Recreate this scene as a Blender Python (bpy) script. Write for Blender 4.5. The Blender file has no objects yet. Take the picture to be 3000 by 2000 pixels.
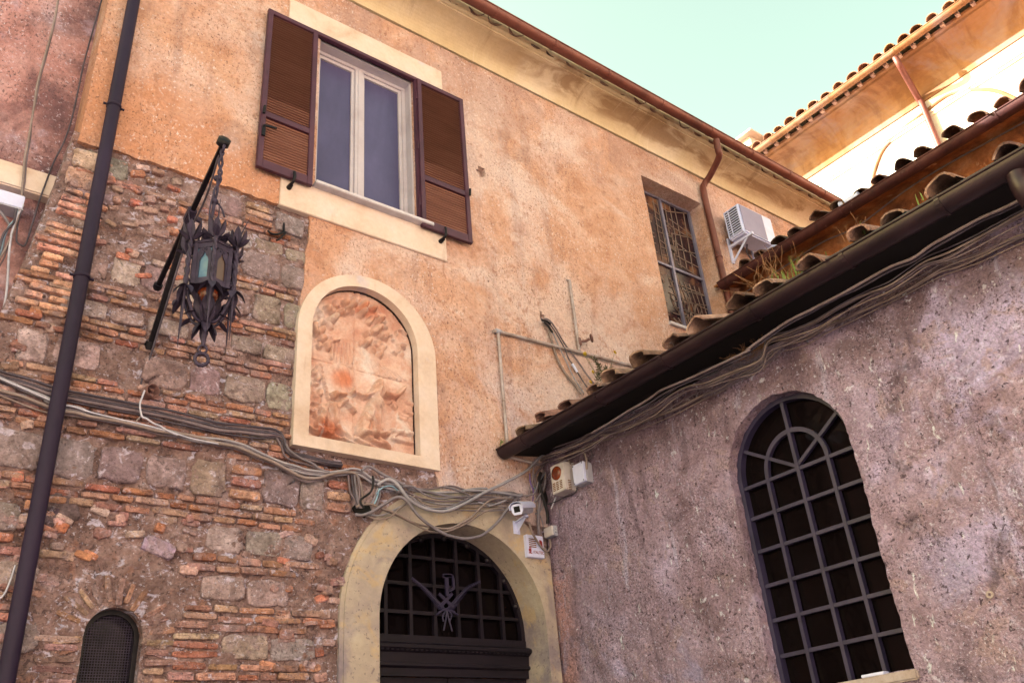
import bpy, bmesh, math, random
import numpy as np
from mathutils import Vector, Matrix
random.seed(7)
SC = bpy.context.scene
COL = SC.collection
R_ = math.radians

# ------------------------------------------------------------------ camera
F = 2541.73
RC = np.array([[0.79479572, -0.60176982, -0.07856742],
               [0.23407854, 0.42342485, -0.87516777],
               [0.55991695, 0.67718866, 0.47739766]])      # rows: right, down, forward in world axes
CAM = np.array([-5.16516629, -6.0, 1.6])
cd = bpy.data.cameras.new('camera'); cam = bpy.data.objects.new('camera', cd); COL.objects.link(cam)
M = Matrix.Identity(4)
for i in range(3):
    M[i][0] = RC[0][i]; M[i][1] = -RC[1][i]; M[i][2] = -RC[2][i]; M[i][3] = CAM[i]
cam.matrix_world = M
cd.sensor_width = 36; cd.lens = F/3000*36; cd.clip_end = 2000; cd.clip_start = 0.05
SC.camera = cam

# ------------------------------------------------------------------ light
SUN_DIR = Vector((-0.68, 0.58, 0.44)).normalized()         # towards the sun
W = bpy.data.worlds.new('World'); SC.world = W; W.use_nodes = True
nt = W.node_tree; bg = nt.nodes['Background']
sky = nt.nodes.new('ShaderNodeTexSky'); sky.sky_type = 'NISHITA'; sky.sun_disc = False
sky.sun_elevation = math.asin(SUN_DIR.z); sky.sun_rotation = math.atan2(SUN_DIR.x, SUN_DIR.y)
sky.air_density = 1.2; sky.dust_density = 3.0; sky.ozone_density = 1.0
mx = nt.nodes.new('ShaderNodeMix'); mx.data_type = 'RGBA'; mx.blend_type = 'MULTIPLY'; mx.inputs[0].default_value = 1
mx.inputs[7].default_value = (0.88, 0.80, 0.43, 1)
nt.links.new(sky.outputs[0], mx.inputs[6]); nt.links.new(mx.outputs[2], bg.inputs[0])
bg.inputs[1].default_value = 0.12
sd = bpy.data.lights.new('sun', 'SUN'); sd.energy = 3.8; sd.angle = R_(0.5); sd.color = (1, 0.93, 0.8)
sun = bpy.data.objects.new('sun', sd); COL.objects.link(sun)
sun.rotation_euler = (-SUN_DIR).to_track_quat('-Z', 'Y').to_euler()
SC.view_settings.view_transform = 'Standard'; SC.view_settings.look = 'None'
SC.view_settings.gamma = 1; SC.view_settings.exposure = 2.9; SC.view_settings.use_curve_mapping = False

# ------------------------------------------------------------------ projection of measured points onto real planes
def ray(px, py):
    return RC.T @ np.array([(px-1500)/F, (py-1000)/F, 1.0])
def A(px, py, y=0.0):                                       # on a plane parallel to the long facade
    w = ray(px, py); t = (y-CAM[1])/w[1]; return Vector(CAM+w*t)
def B(px, py, x=0.0):                                       # on a plane parallel to the side wing
    w = ray(px, py); t = (x-CAM[0])/w[0]; return Vector(CAM+w*t)
def cr(ox, oy, s, pts): return [(ox+x/s, oy+y/s) for x, y in pts]

# ------------------------------------------------------------------ mesh builder
class MB:
    def __init__(s): s.v = []; s.f = []; s.sm = []; s.c = []; s.cur = (1, 1, 1)
    def add(s, vs, fs, smooth=False):
        o = len(s.v); s.v += [tuple(v) for v in vs]; s.c += [s.cur]*len(vs)
        s.f += [tuple(i+o for i in f) for f in fs]; s.sm += [smooth]*len(fs)
    def box(s, a, b, bev=0.0):
        x0, x1 = sorted((a[0], b[0])); y0, y1 = sorted((a[1], b[1])); z0, z1 = sorted((a[2], b[2]))
        s.obox(((x0+x1)/2, (y0+y1)/2, (z0+z1)/2), (x1-x0, y1-y0, z1-z0), None, bev)
    def obox(s, c, size, rot=None, bev=0.0):
        bm = bmesh.new(); bmesh.ops.create_cube(bm, size=1)
        for v in bm.verts: v.co = Vector((v.co.x*size[0], v.co.y*size[1], v.co.z*size[2]))
        if bev > 0:
            bmesh.ops.bevel(bm, geom=list(bm.edges), offset=min(bev, min(size)*0.45), segments=2, affect='EDGES')
        c = Vector(c)
        vs = [c+((rot @ v.co) if rot else v.co) for v in bm.verts]
        bm.verts.index_update(); fs = [[v.index for v in f.verts] for f in bm.faces]; bm.free()
        s.add(vs, fs)
    def bar(s, a, b, w, h, up=(0, 0, 1), bev=0.0):           # rectangular bar from a to b
        a = Vector(a); b = Vector(b); d = b-a; L = d.length; d.normalize(); up = Vector(up)
        sx = d.cross(up)
        if sx.length < 1e-4: sx = d.cross(Vector((1, 0, 0)))
        sx.normalize(); u = sx.cross(d)
        s.obox((a+b)/2, (L, w, h), Matrix((d, sx, u)).transposed(), bev)
    def tube(s, pts, r, seg=8, cap=True, rs=None, twist=0):
        pts = [Vector(p) for p in pts]; n = len(pts); vs = []; fs = []
        t = (pts[1]-pts[0]).normalized(); ref = Vector((0, 0, 1)) if abs(t.z) < 0.9 else Vector((1, 0, 0))
        nrm = t.cross(ref).normalized()
        for i, p in enumerate(pts):
            t = (pts[min(i+1, n-1)]-pts[max(i-1, 0)])
            t = t.normalized() if t.length > 1e-9 else Vector((0, 0, 1))
            nrm = (nrm-t*nrm.dot(t)); nrm = nrm.normalized() if nrm.length > 1e-6 else t.orthogonal().normalized()
            bn = t.cross(nrm); rr = rs[i] if rs else r
            for k in range(seg):
                a = 2*math.pi*k/seg+twist*i; vs.append(p+(nrm*math.cos(a)+bn*math.sin(a))*rr)
        for i in range(n-1):
            for k in range(seg):
                k2 = (k+1) % seg; fs.append((i*seg+k, i*seg+k2, (i+1)*seg+k2, (i+1)*seg+k))
        s.add(vs, fs, True)
        if cap:
            s.add([vs[k] for k in range(seg)], [tuple(range(seg))[::-1]]); s.add(vs[-seg:], [tuple(range(seg))])
    def lathe(s, c, axis, prof, seg=20, smooth=True):         # prof: (distance along axis, radius)
        c = Vector(c); ax = Vector(axis).normalized(); u = ax.orthogonal().normalized(); w = ax.cross(u)
        vs = []; fs = []
        for h, r in prof:
            for k in range(seg):
                a = 2*math.pi*k/seg; vs.append(c+ax*h+(u*math.cos(a)+w*math.sin(a))*r)
        for i in range(len(prof)-1):
            for k in range(seg):
                k2 = (k+1) % seg; fs.append((i*seg+k, i*seg+k2, (i+1)*seg+k2, (i+1)*seg+k))
        s.add(vs, fs, smooth)
    def prism(s, poly, org, u, v, n, d):                      # polygon in (u,v) extruded d along n
        org = Vector(org); u = Vector(u); v = Vector(v); n = Vector(n); k = len(poly)
        p0 = [org+u*a+v*b for a, b in poly]; p1 = [p+n*d for p in p0]
        s.add(p1, [tuple(range(k))]); s.add(p0, [tuple(range(k))[::-1]])
        s.add(p0+p1, [(i, (i+1) % k, k+(i+1) % k, k+i) for i in range(k)])
    def sweep(s, prof, org, u, w, path, closed=False, smooth=False):   # prof in (u,w) repeated at path offsets
        u = Vector(u); w = Vector(w); k = len(prof); vs = []; fs = []
        for p in path:
            vs += [Vector(org)+Vector(p)+u*a+w*b for a, b in prof]
        m = k if closed else k-1
        for i in range(len(path)-1):
            for j in range(m):
                j2 = (j+1) % k; fs.append((i*k+j, i*k+j2, (i+1)*k+j2, (i+1)*k+j))
        s.add(vs, fs, smooth)
        if closed:
            s.add(vs[:k], [tuple(range(k))]); s.add(vs[-k:], [tuple(range(k))[::-1]])
    def ring(s, inner, outer, org, u, v, n, d):               # band between two polylines of equal length, extruded d along n
        org = Vector(org); u = Vector(u); v = Vector(v); n = Vector(n); k = len(inner)
        I0 = [org+u*a+v*b for a, b in inner]; O0 = [org+u*a+v*b for a, b in outer]
        I1 = [p+n*d for p in I0]; O1 = [p+n*d for p in O0]
        for X, Y in ((I1, O1), (O0, I0), (I0, I1), (O1, O0)):
            s.add(X+Y, [(i, i+1, k+i+1, k+i) for i in range(k-1)])
        for i in (0, k-1): s.add([I0[i], O0[i], O1[i], I1[i]], [(0, 1, 2, 3)])
    def build(s, name, mat, parent=None, fix=True):
        root = parent
        while root is not None and root.parent is not None: root = root.parent
        off = np.array(root.location) if root is not None else np.zeros(3)
        me = bpy.data.meshes.new(name)
        V = np.array(s.v, dtype=np.float64)-off
        me.from_pydata([tuple(v) for v in V], [], s.f)
        me.polygons.foreach_set('use_smooth', s.sm)
        if fix:
            bm = bmesh.new(); bm.from_mesh(me); bmesh.ops.recalc_face_normals(bm, faces=bm.faces); bm.to_mesh(me); bm.free()
        at = me.color_attributes.new('tint', 'FLOAT_COLOR', 'POINT')
        at.data.foreach_set('color', np.hstack([np.array(s.c, dtype=np.float32), np.ones((len(s.c), 1), np.float32)]).ravel())
        me.materials.append(mat)
        o = bpy.data.objects.new(name, me); COL.objects.link(o)
        if parent is not None: o.parent = parent
        return o

def tag(o, label, cat, group=None, kind=None):
    if label: o['label'] = label
    if cat: o['category'] = cat
    if group: o['group'] = group
    if kind: o['kind'] = kind
    return o
def thing(name, label, cat, loc, group=None):
    o = bpy.data.objects.new(name, None); COL.objects.link(o); o.location = loc
    o.empty_display_size = 0.2
    return tag(o, label, cat, group)
def solo(name, mb, mat, label, cat, loc=None, group=None):   # a thing that is one mesh
    o = mb.build(name, mat); me = o.data
    c = Vector(loc) if loc else Vector(mb.v[0])
    for v in me.vertices: v.co -= c
    o.location = c
    return tag(o, label, cat, group)
def spline(pts, n=8):
    P = [Vector(p) for p in pts]; P = [2*P[0]-P[1]]+P+[2*P[-1]-P[-2]]; out = []
    for i in range(1, len(P)-2):
        for k in range(n):
            t = k/n; a, b, c, d = P[i-1:i+3]
            out.append(0.5*((2*b)+(c-a)*t+(2*a-5*b+4*c-d)*t*t+(3*b-a-3*c+d)*t**3))
    out.append(P[-2]); return out

# ------------------------------------------------------------------ noise
def _h(i, j, s):
    n = (i*374761393+j*668265263+s*974634599) & 0xffffffff
    n = ((n ^ (n >> 13))*1274126177) & 0xffffffff
    return ((n ^ (n >> 16)) & 0xffff)/65535.0
def vnoise(x, y, s=0):
    x = np.asarray(x, float); y = np.asarray(y, float)
    i = np.floor(x).astype(np.int64); j = np.floor(y).astype(np.int64); a = x-i; b = y-j
    a = a*a*(3-2*a); b = b*b*(3-2*b)
    return (_h(i, j, s)*(1-a)+_h(i+1, j, s)*a)*(1-b)+(_h(i, j+1, s)*(1-a)+_h(i+1, j+1, s)*a)*b
def fbm(x, y, s=0, o=4):
    t = 0; a = 0.5
    for k in range(o): t = t+a*vnoise(np.asarray(x)*2**k, np.asarray(y)*2**k, s+k*17); a *= 0.5
    return t/(1-0.5**o)-0.5

# ------------------------------------------------------------------ materials
def lin(c):
    return tuple(((v/255)/12.92 if v/255 <= 0.04045 else ((v/255+0.055)/1.055)**2.4) for v in c[:3])+(1,)
GAIN = {}
def lin2(name, c):                                           # measured surface colour, balanced for the greenish daylight
    g = GAIN.get(name, (1, 1, 1)); l = lin(c)
    return tuple(min(.88, l[i]*g[i]*LC[i]) for i in range(3))+(1,)
LC = (.69, .74, 1.03)
GAIN.update(orange_plaster=(.97, 1.04, 1.07), mauve_plaster=(1.68, 1.90, 2.32), cream_plaster=(.96, .92, .92), yellow_cornice=(1.0, 1.06, 1.2), ochre_surround=(.86, .89, 1.02),
            pink_plaster=(1.12, 1.36, 1.6), violet_brown_pipe=(.22, .18, .33), tuff_and_brick=(1.30, 1.40, 1.48), rough_mortar=(1.08, 1.18, 1.20), brown_slat=(1.12, 1.22, 1.5), ochre_soffit=(.58, .60, .72),
            copper_gutter=(.72, .78, 1.0), pinkish_white_frame=(.82, .84, .80), pale_sill_marble=(.85, .85, .78), dark_gutter=(.5, .42, .5), violet_window_iron=(.36, .33, .44), plum_shutter=(.72, .62, .8), insect_screen=(.72, .68, .62), wrought_iron=(.64, .60, .72),
            weathered_roof_tile=(.74, .66, .66), brown_reveal=(1.0, 1.0, 1.1), terracotta_relief=(1.02, 1.13, 1.2), white_plastic=(1.0, 1.05, 1.1), amber_lens=(.6, .55, .6), beige_lead_came=(.55, .54, .6), cable_light=(.66, .64, .62), cable_grey=(.85, .85, .85), ac_grille=(.75, .75, .75), cable_white=(.8, .8, .8), dark_interior=(.35, .3, .35), dark_door_paint=(.45, .4, .5), rusty_gutter=(.75, .7, .8), black_iron=(.5, .5, .6), rusty_ochre_wall=(1.25, 1.15, 1.0))
class NT:
    def __init__(s, name):
        s.m = bpy.data.materials.new(name); s.m.use_nodes = True; s.t = s.m.node_tree
        s.b = s.t.nodes['Principled BSDF']; s.pos = s.n('ShaderNodeNewGeometry').outputs['Position']
    def n(s, t, **k):
        x = s.t.nodes.new(t)
        for a, b in k.items(): setattr(x, a, b)
        return x
    def l(s, a, b): s.t.links.new(a, b)
    def vec(s, scale):
        if isinstance(scale, (int, float)): scale = (scale,)*3
        m = s.n('ShaderNodeMapping'); m.inputs['Scale'].default_value = scale; s.l(s.pos, m.inputs[0]); return m.outputs[0]
    def noise(s, scale, detail=6, rough=0.6, dist=0.0, off=0):
        x = s.n('ShaderNodeTexNoise'); x.inputs['Scale'].default_value = 1; x.inputs['Detail'].default_value = detail
        x.inputs['Roughness'].default_value = rough; x.inputs['Distortion'].default_value = dist
        v = s.vec(scale)
        if off: v.node.inputs['Location'].default_value = (off, off*1.7, off*0.6)
        s.l(v, x.inputs['Vector']); return x.outputs['Fac']
    def rng(s, fac, lo, hi, a=0.0, b=1.0, smooth=True):
        r = s.n('ShaderNodeMapRange', interpolation_type='SMOOTHSTEP' if smooth else 'LINEAR')
        for i, v in enumerate((lo, hi, a, b)): r.inputs[i+1].default_value = v
        s.l(fac, r.inputs[0]); return r.outputs[0]
    def mix(s, fac, a, b, mode='MIX'):
        x = s.n('ShaderNodeMix', data_type='RGBA', blend_type=mode)
        for i, v in ((0, fac), (6, a), (7, b)):
            if hasattr(v, 'links') or hasattr(v, 'is_output'): s.l(v, x.inputs[i])
            else: x.inputs[i].default_value = v
        return x.outputs[2]
    def math(s, op, a, b=0.0):
        x = s.n('ShaderNodeMath', operation=op)
        for i, v in ((0, a), (1, b)):
            if hasattr(v, 'is_output'): s.l(v, x.inputs[i])
            else: x.inputs[i].default_value = v
        return x.outputs[0]
    def ramp(s, fac, cols, lo=0.3, hi=0.7):
        lin = lambda c: lin2(s.m.name, c)
        r = s.n('ShaderNodeValToRGB'); e = r.color_ramp.elements
        while len(e) < len(cols): e.new(0.5)
        for i, c in enumerate(cols):
            e[i].position = lo+(hi-lo)*i/max(1, len(cols)-1)
        for i, c in enumerate(cols): e[i].color = lin(c)
        s.l(fac, r.inputs[0]); return r.outputs[0]
    def axis(s, k):
        x = s.n('ShaderNodeSeparateXYZ'); s.l(s.pos, x.inputs[0]); return x.outputs[k]

def surf(name, cols, s=2.0, rough=0.9, detail=8, fine=(30, 0.25), stains=(), shaded_pits=None, bump=((18, 0.012), (70, 0.004)),
         attr=False, metal=0.0, spec=0.3, dist=0.3, lo=0.32, hi=0.68, specks=()):
    t = NT(name); lin = lambda c: lin2(name, c)
    c = t.ramp(t.noise(s, detail, 0.62, dist), cols, lo, hi)
    if attr:
        a = t.n('ShaderNodeAttribute', attribute_name='tint'); c = t.mix(1.0, c, a.outputs['Color'], 'MULTIPLY')
    for st in stains:
        col, sc, l0, h0, amt = st[:5]
        f = t.rng(t.noise(sc, 7, 0.65, 0.6, st[5] if len(st) > 5 else 3), l0, h0, 0, amt)
        if len(st) > 6 and st[6]:
            for ax, z0, z1 in st[6]:
                f = t.math('MULTIPLY', f, t.rng(t.axis(ax), z0, z1))
        c = t.mix(f, c, lin(col))
    if fine:
        f = t.rng(t.noise(fine[0], 4, 0.7, 0, 9), 0.3, 0.7, 1-fine[1], 1+fine[1], False)
        g = t.n('ShaderNodeCombineColor')
        for i in range(3): t.l(f, g.inputs[i])
        c = t.mix(1.0, c, g.outputs[0], 'MULTIPLY')
    for col, sc, th, amt, csc in specks:                     # small grains, gathered in loose clusters
        f = t.rng(t.noise(sc, 3, 0.65, 0.25, 27+th*9), th, th+0.05, 0, amt)
        f = t.math('MULTIPLY', f, t.rng(t.noise(csc, 4, 0.6, 0.5, 40+th*7), 0.40, 0.58))
        c = t.mix(f, c, lin(col))
    hs = []
    for sc, d in bump: hs.append((t.noise(sc, 5, 0.65, 0.2, 5), d))
    if shaded_pits:
        sc, th, col, amt = shaded_pits
        f = t.rng(t.noise(sc, 3, 0.6, 0.3, 21), th, th+0.06, 0, amt)
        c = t.mix(f, c, lin(col)); hs.append((f, -0.006))  # crevice shade painted into the colour, along with a small dent
    t.l(c, t.b.inputs['Base Color'])
    if hs:
        tot = None
        for h, d in hs:
            v = t.math('MULTIPLY', h, d); tot = v if tot is None else t.math('ADD', tot, v)
        b = t.n('ShaderNodeBump'); b.inputs['Strength'].default_value = 1; b.inputs['Distance'].default_value = 1
        t.l(tot, b.inputs['Height']); t.l(b.outputs[0], t.b.inputs['Normal'])
    t.b.inputs['Roughness'].default_value = rough; t.b.inputs['Metallic'].default_value = metal
    t.b.inputs['Specular IOR Level'].default_value = spec
    return t.m

MT = {}
MT['plaster'] = surf('orange_plaster', [(200, 138, 100), (220, 160, 118), (228, 172, 132), (238, 190, 154)], 2.4, fine=(34, 0.18),
    stains=[((236, 200, 174), 0.8, 0.46, 0.62, 0.5, 4), ((192, 126, 86), 2.6, 0.55, 0.72, 0.6, 8), ((212, 138, 90), 0.5, 0.40, 0.58, 0.75, 31, ((0, -1.2, -3.2),)), ((178, 132, 108), (3.2, 3.2, .4), 0.55, 0.66, 0.5, 51), ((164, 124, 104), 1.1, 0.58, 0.68, 0.45, 71), ((246, 214, 186), (0.45, .45, .8), 0.5, 0.6, 0.5, 61),
            ((236, 208, 192), 1.3, 0.42, 0.62, 0.75, 12, ((2, 6.4, 4.4),)), ((196, 150, 124), 0.9, 0.48, 0.62, 0.6, 25, ((2, 8.2, 9.2),)), ((158, 104, 76), 7, 0.6, 0.7, 0.5, 15)],
    shaded_pits=(34, 0.66, (110, 70, 50), 0.75), bump=((8, 0.03), (26, 0.02), (80, 0.008)),
    specks=(((122, 82, 64), (56, 56, 36), 0.58, .75, 0.9), ((250, 222, 196), (40, 40, 26), 0.60, .7, 1.2), ((176, 114, 80), (20, 20, 12), 0.58, .5, 0.8)))
MT['pinkwall'] = surf('pink_plaster', [(150, 92, 74), (188, 122, 98), (206, 144, 118), (216, 168, 148)], 1.9, fine=(30, 0.2),
    stains=[((120, 76, 66), 1.1, 0.46, 0.62, 0.8, 4), ((104, 70, 64), 2.0, 0.4, 0.6, 0.7, 64, ((0, -4.95, -4.55),)), ((190, 150, 140), 3, 0.55, 0.7, 0.6, 6)], shaded_pits=(38, 0.65, (90, 56, 44), 0.7),
    bump=((9, 0.03), (30, 0.02), (80, 0.008)), specks=(((96, 62, 54), (50, 50, 32), 0.56, .8, 1.4), ((226, 190, 170), 42, 0.60, .7, 2.0)))
MT['cream'] = surf('cream_plaster', [(216, 186, 148), (236, 212, 176), (242, 222, 190)], 2.2, fine=(25, 0.06),
    stains=[((196, 164, 130), (5, 5, 1.2), 0.58, 0.72, 0.5, 3), ((200, 196, 206), 1.6, 0.6, 0.7, 0.4, 7)], bump=((12, 0.006), (60, 0.002)), shaded_pits=(50, 0.7, (170, 130, 100), 0.5))
MT['surround'] = surf('ochre_surround', [(150, 128, 112), (196, 172, 134), (212, 188, 142), (222, 200, 156)], 1.7, fine=(22, 0.08),
    stains=[((140, 122, 120), 1.6, 0.46, 0.62, 0.75, 3, ((2, 3.5, 2.4),)), ((150, 130, 120), 2.6, 0.54, 0.68, 0.6, 5), ((224, 184, 116), 3.1, 0.56, 0.66, 0.6, 8)], specks=(((120, 100, 92), 30, .6, .6, 2),), bump=((10, 0.008), (50, 0.003)))
MT['cornice'] = surf('yellow_cornice', [(210, 176, 118), (222, 190, 132), (232, 204, 152)], 0.9, fine=(18, 0.06),
    stains=[((150, 108, 62), (0.9, 3.0, 1.6), 0.46, 0.60, 0.72, 3, ((0, -1.0, 0.8), (2, 9.70, 9.80))),
            ((130, 92, 54), (3.5, 0.5, 0.5), 0.55, 0.7, 0.6, 9, ((2, 9.64, 9.84),)),
            ((244, 222, 172), (16, 0.6, 0.6), 0.6, 0.72, 0.6, 13)], bump=((14, 0.006), (60, 0.002)))
MT['mortar'] = surf('rough_mortar', [(104, 76, 66), (146, 110, 94), (166, 128, 110), (192, 160, 146)], 7.0, fine=(40, 0.25),
    stains=[((112, 82, 70), 0.9, 0.50, 0.64, 0.6, 4), ((222, 202, 200), (9, 9, 14), 0.57, 0.64, 0.8, 6), ((176, 116, 84), 4, 0.57, 0.66, 0.5, 16)], shaded_pits=(24, 0.61, (70, 50, 48), 0.65),
    bump=((12, 0.05), (36, 0.03), (110, 0.01)), specks=(((70, 52, 48), 44, 0.58, .7, 3), ((222, 204, 196), 38, 0.60, .7, 2.4)))
MT['stone'] = surf('tuff_and_brick', [(150, 134, 126), (188, 174, 166), (222, 208, 200)], 9.0, fine=(44, 0.28), attr=True,
    stains=[((150, 122, 108), 5, 0.50, 0.62, 0.65, 24), ((196, 176, 170), 12, 0.59, 0.67, 0.7, 4), ((92, 68, 60), 5.0, 0.56, 0.68, 0.6, 8)], shaded_pits=(40, 0.62, (70, 54, 50), 0.6), bump=((18, 0.03), (60, 0.014)),
    specks=(((76, 60, 56), 58, 0.58, .5, 3), ((206, 194, 186), 46, 0.61, .5, 2.6)))
MT['mauve'] = surf('mauve_plaster', [(112, 84, 76), (136, 106, 98), (148, 118, 110), (164, 136, 132)], 2.6, fine=(46, 0.28),
    stains=[((170, 150, 158), 1.3, 0.47, 0.60, 0.65, 3, ((1, -2.9, -4.2),)), ((92, 68, 62), 1.4, 0.52, 0.66, 0.6, 7), ((156, 104, 78), 3, 0.35, 0.5, 0.7, 11, ((1, -0.34, -0.10), (2, 3.75, 3.3))),
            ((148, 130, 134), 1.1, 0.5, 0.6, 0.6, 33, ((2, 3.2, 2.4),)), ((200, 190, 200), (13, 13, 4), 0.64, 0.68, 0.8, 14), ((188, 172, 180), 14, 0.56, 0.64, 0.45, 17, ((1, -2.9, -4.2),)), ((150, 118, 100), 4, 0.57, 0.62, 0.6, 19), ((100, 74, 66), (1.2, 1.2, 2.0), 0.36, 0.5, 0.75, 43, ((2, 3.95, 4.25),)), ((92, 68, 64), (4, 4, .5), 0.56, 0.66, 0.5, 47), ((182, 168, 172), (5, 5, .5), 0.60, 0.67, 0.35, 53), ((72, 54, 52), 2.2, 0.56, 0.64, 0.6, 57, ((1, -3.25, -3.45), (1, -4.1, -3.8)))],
    shaded_pits=(30, 0.62, (60, 42, 42), 0.85), bump=((9, 0.05), (30, 0.035), (90, 0.012)),
    specks=(((74, 54, 52), 70, 0.54, .7, 2.0), ((190, 172, 176), 60, 0.60, .55, 1.7), ((66, 48, 46), 26, 0.61, .85, 1.4), ((198, 184, 194), 18, 0.63, .6, 0.9)))
MT['reveal'] = surf('brown_reveal', [(120, 88, 76), (146, 110, 96), (160, 124, 108)], 2.5, fine=(30, 0.1), bump=((20, 0.006),))
MT['ochre_wall'] = surf('rusty_ochre_wall', [(96, 58, 34), (148, 92, 50), (176, 116, 66), (190, 140, 90)], 2.6, fine=(24, 0.2),
    stains=[((206, 160, 110), 5, 0.62, 0.68, 0.8, 3), ((70, 44, 30), 1.8, 0.54, 0.7, 0.6, 7)], bump=((14, 0.02), (50, 0.006)))
MT['pale_wall'] = surf('pale_stucco', [(226, 200, 160), (238, 218, 180), (244, 228, 196)], 1.4, fine=(18, 0.05), bump=((8, 0.01), (40, 0.004)))
MT['soffit'] = surf('ochre_soffit', [(186, 122, 62), (208, 146, 84), (214, 168, 118)], 0.9, fine=(10, 0.05),
    stains=[((150, 94, 50), (1, 1.0, 0.5), 0.50, 0.62, 0.5, 3), ((190, 160, 140), 0.8, 0.52, 0.66, 0.5, 9), ((160, 106, 62), (0.5, 2.2, 0.5), 0.54, 0.66, 0.5, 15)], bump=((10, 0.008),))
MT['tile'] = surf('weathered_roof_tile', [(120, 104, 92), (168, 148, 128), (196, 178, 152)], 9, fine=(45, 0.25), attr=True,
    stains=[((70, 60, 54), 6, 0.54, 0.68, 0.7, 4), ((212, 204, 178), 14, 0.6, 0.7, 0.6, 9)], bump=((25, 0.01), (90, 0.003)))
MT['copper'] = surf('copper_gutter', [(112, 58, 40), (142, 76, 52), (158, 92, 64)], 2.2, rough=0.5, metal=0.25, spec=0.4, fine=(40, 0.08),
    stains=[((96, 56, 46), 3, 0.56, 0.7, 0.5, 3), ((190, 170, 160), 14, 0.69, 0.73, 0.7, 8)], bump=((40, 0.001),))
MT['darkgutter'] = surf('dark_gutter', [(50, 34, 36), (66, 46, 46), (80, 58, 58)], 3, rough=0.42, metal=0.2, spec=0.4, fine=(40, 0.08),
    stains=[((150, 140, 150), 30, 0.72, 0.75, 0.6, 8)], bump=((50, 0.0008),))
MT['rustgutter'] = surf('rusty_gutter', [(72, 38, 32), (96, 52, 42), (112, 68, 54)], 3, rough=0.6, metal=0.15, fine=(40, 0.12),
    stains=[((150, 112, 92), 5, 0.62, 0.68, 0.7, 8), ((50, 30, 30), 4, 0.55, 0.7, 0.6, 5)], bump=((40, 0.0015),))
MT['pipe'] = surf('violet_brown_pipe', [(82, 66, 74), (94, 77, 84), (104, 86, 92)], 1.2, rough=0.6, spec=0.2, fine=(60, 0.04),
    stains=[((150, 140, 150), 22, 0.73, 0.76, 0.6, 8)], bump=())
MT['iron'] = surf('wrought_iron', [(58, 50, 58), (78, 68, 76), (96, 84, 90)], 12, rough=0.6, metal=0.3, fine=(60, 0.15), bump=((60, 0.002),))
MT['blackiron'] = surf('black_iron', [(26, 20, 24), (34, 28, 32), (44, 36, 40)], 8, rough=0.5, metal=0.3, fine=(60, 0.1), bump=((60, 0.001),))
MT['windowiron'] = surf('violet_window_iron', [(70, 62, 82), (86, 78, 98), (98, 88, 106)], 6, rough=0.5, spec=0.45, fine=(60, 0.08), bump=((60, 0.001),))
MT['doorwood'] = surf('dark_door_paint', [(34, 28, 34), (44, 36, 42), (52, 44, 50)], (3, 3, 12), rough=0.5, fine=(40, 0.1), bump=((30, 0.001),))
MT['shutter'] = surf('plum_shutter', [(84, 46, 52), (96, 54, 60), (106, 62, 66)], 4, rough=0.5, spec=0.35, fine=(50, 0.05), bump=())
MT['slat'] = surf('brown_slat', [(112, 66, 44), (126, 76, 50), (136, 86, 58)], (2, 2, 14), rough=0.6, fine=(60, 0.06), bump=())
MT['frame'] = surf('pinkish_white_frame', [(206, 186, 176), (222, 204, 194), (230, 214, 204)], 2, rough=0.45, fine=(40, 0.03), bump=())
MT['marble'] = surf('pale_sill_marble', [(206, 190, 184), (226, 212, 204), (236, 224, 216)], 5, rough=0.6, fine=(40, 0.05), bump=((30, 0.002),))
MT['whiteplastic'] = surf('white_plastic', [(212, 206, 210), (228, 222, 224), (236, 230, 230)], 3, rough=0.45, fine=(40, 0.04), bump=())
MT['creamplastic'] = surf('yellowed_box_paint', [(206, 190, 168), (228, 214, 190), (236, 224, 204)], 5, rough=0.45, fine=(40, 0.05),
    stains=[((160, 100, 56), 14, 0.64, 0.72, 0.7, 6)], bump=())
MT['greyplastic'] = surf('grey_plastic', [(168, 164, 160), (184, 180, 174), (194, 190, 184)], 4, rough=0.5, fine=(40, 0.04), bump=())
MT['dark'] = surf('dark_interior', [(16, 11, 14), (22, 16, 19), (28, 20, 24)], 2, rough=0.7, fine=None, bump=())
MT['rust'] = surf('rusted_metal', [(96, 62, 50), (126, 88, 74), (148, 112, 98)], 10, rough=0.8, fine=(50, 0.2), bump=((50, 0.002),))
MT['conduit'] = surf('old_grey_conduit', [(150, 128, 110), (180, 160, 140), (196, 180, 164)], 7, rough=0.7, fine=(40, 0.1), stains=[((110, 76, 50), 6, 0.6, 0.7, 0.7, 4)], bump=())
for nm, c in dict(cable_grey=(142, 130, 124), cable_light=(198, 190, 182), cable_tan=(150, 130, 112), cable_brown=(126, 108, 102), cable_dark=(82, 72, 74),
                  cable_black=(24, 20, 24), cable_violet=(110, 84, 130), cable_teal=(150, 180, 180), cable_white=(220, 212, 204)).items():
    d = [max(0, v-22) for v in c]; e = [min(255, v+14) for v in c]
    MT[nm] = surf(nm, [d, c, e], 5, rough=0.6, fine=(30, 0.12), bump=())
MT['amber'] = surf('amber_lens', [(110, 46, 20), (150, 66, 26), (196, 92, 36)], 14, rough=0.25, spec=0.6, fine=None, bump=((60, 0.003),))
MT['steel'] = surf('grey_steel_frame', [(120, 112, 118), (136, 128, 134), (146, 138, 142)], 4, rough=0.4, metal=0.2, fine=(40, 0.06), bump=())
MT['darkred'] = surf('red_print', [(150, 44, 46), (160, 50, 50)], 5, rough=0.6, fine=None, bump=())
MT['rustslot'] = surf('rusty_slot', [(84, 50, 34), (130, 84, 48), (176, 124, 70)], 30, rough=0.8, fine=None, bump=())
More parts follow.
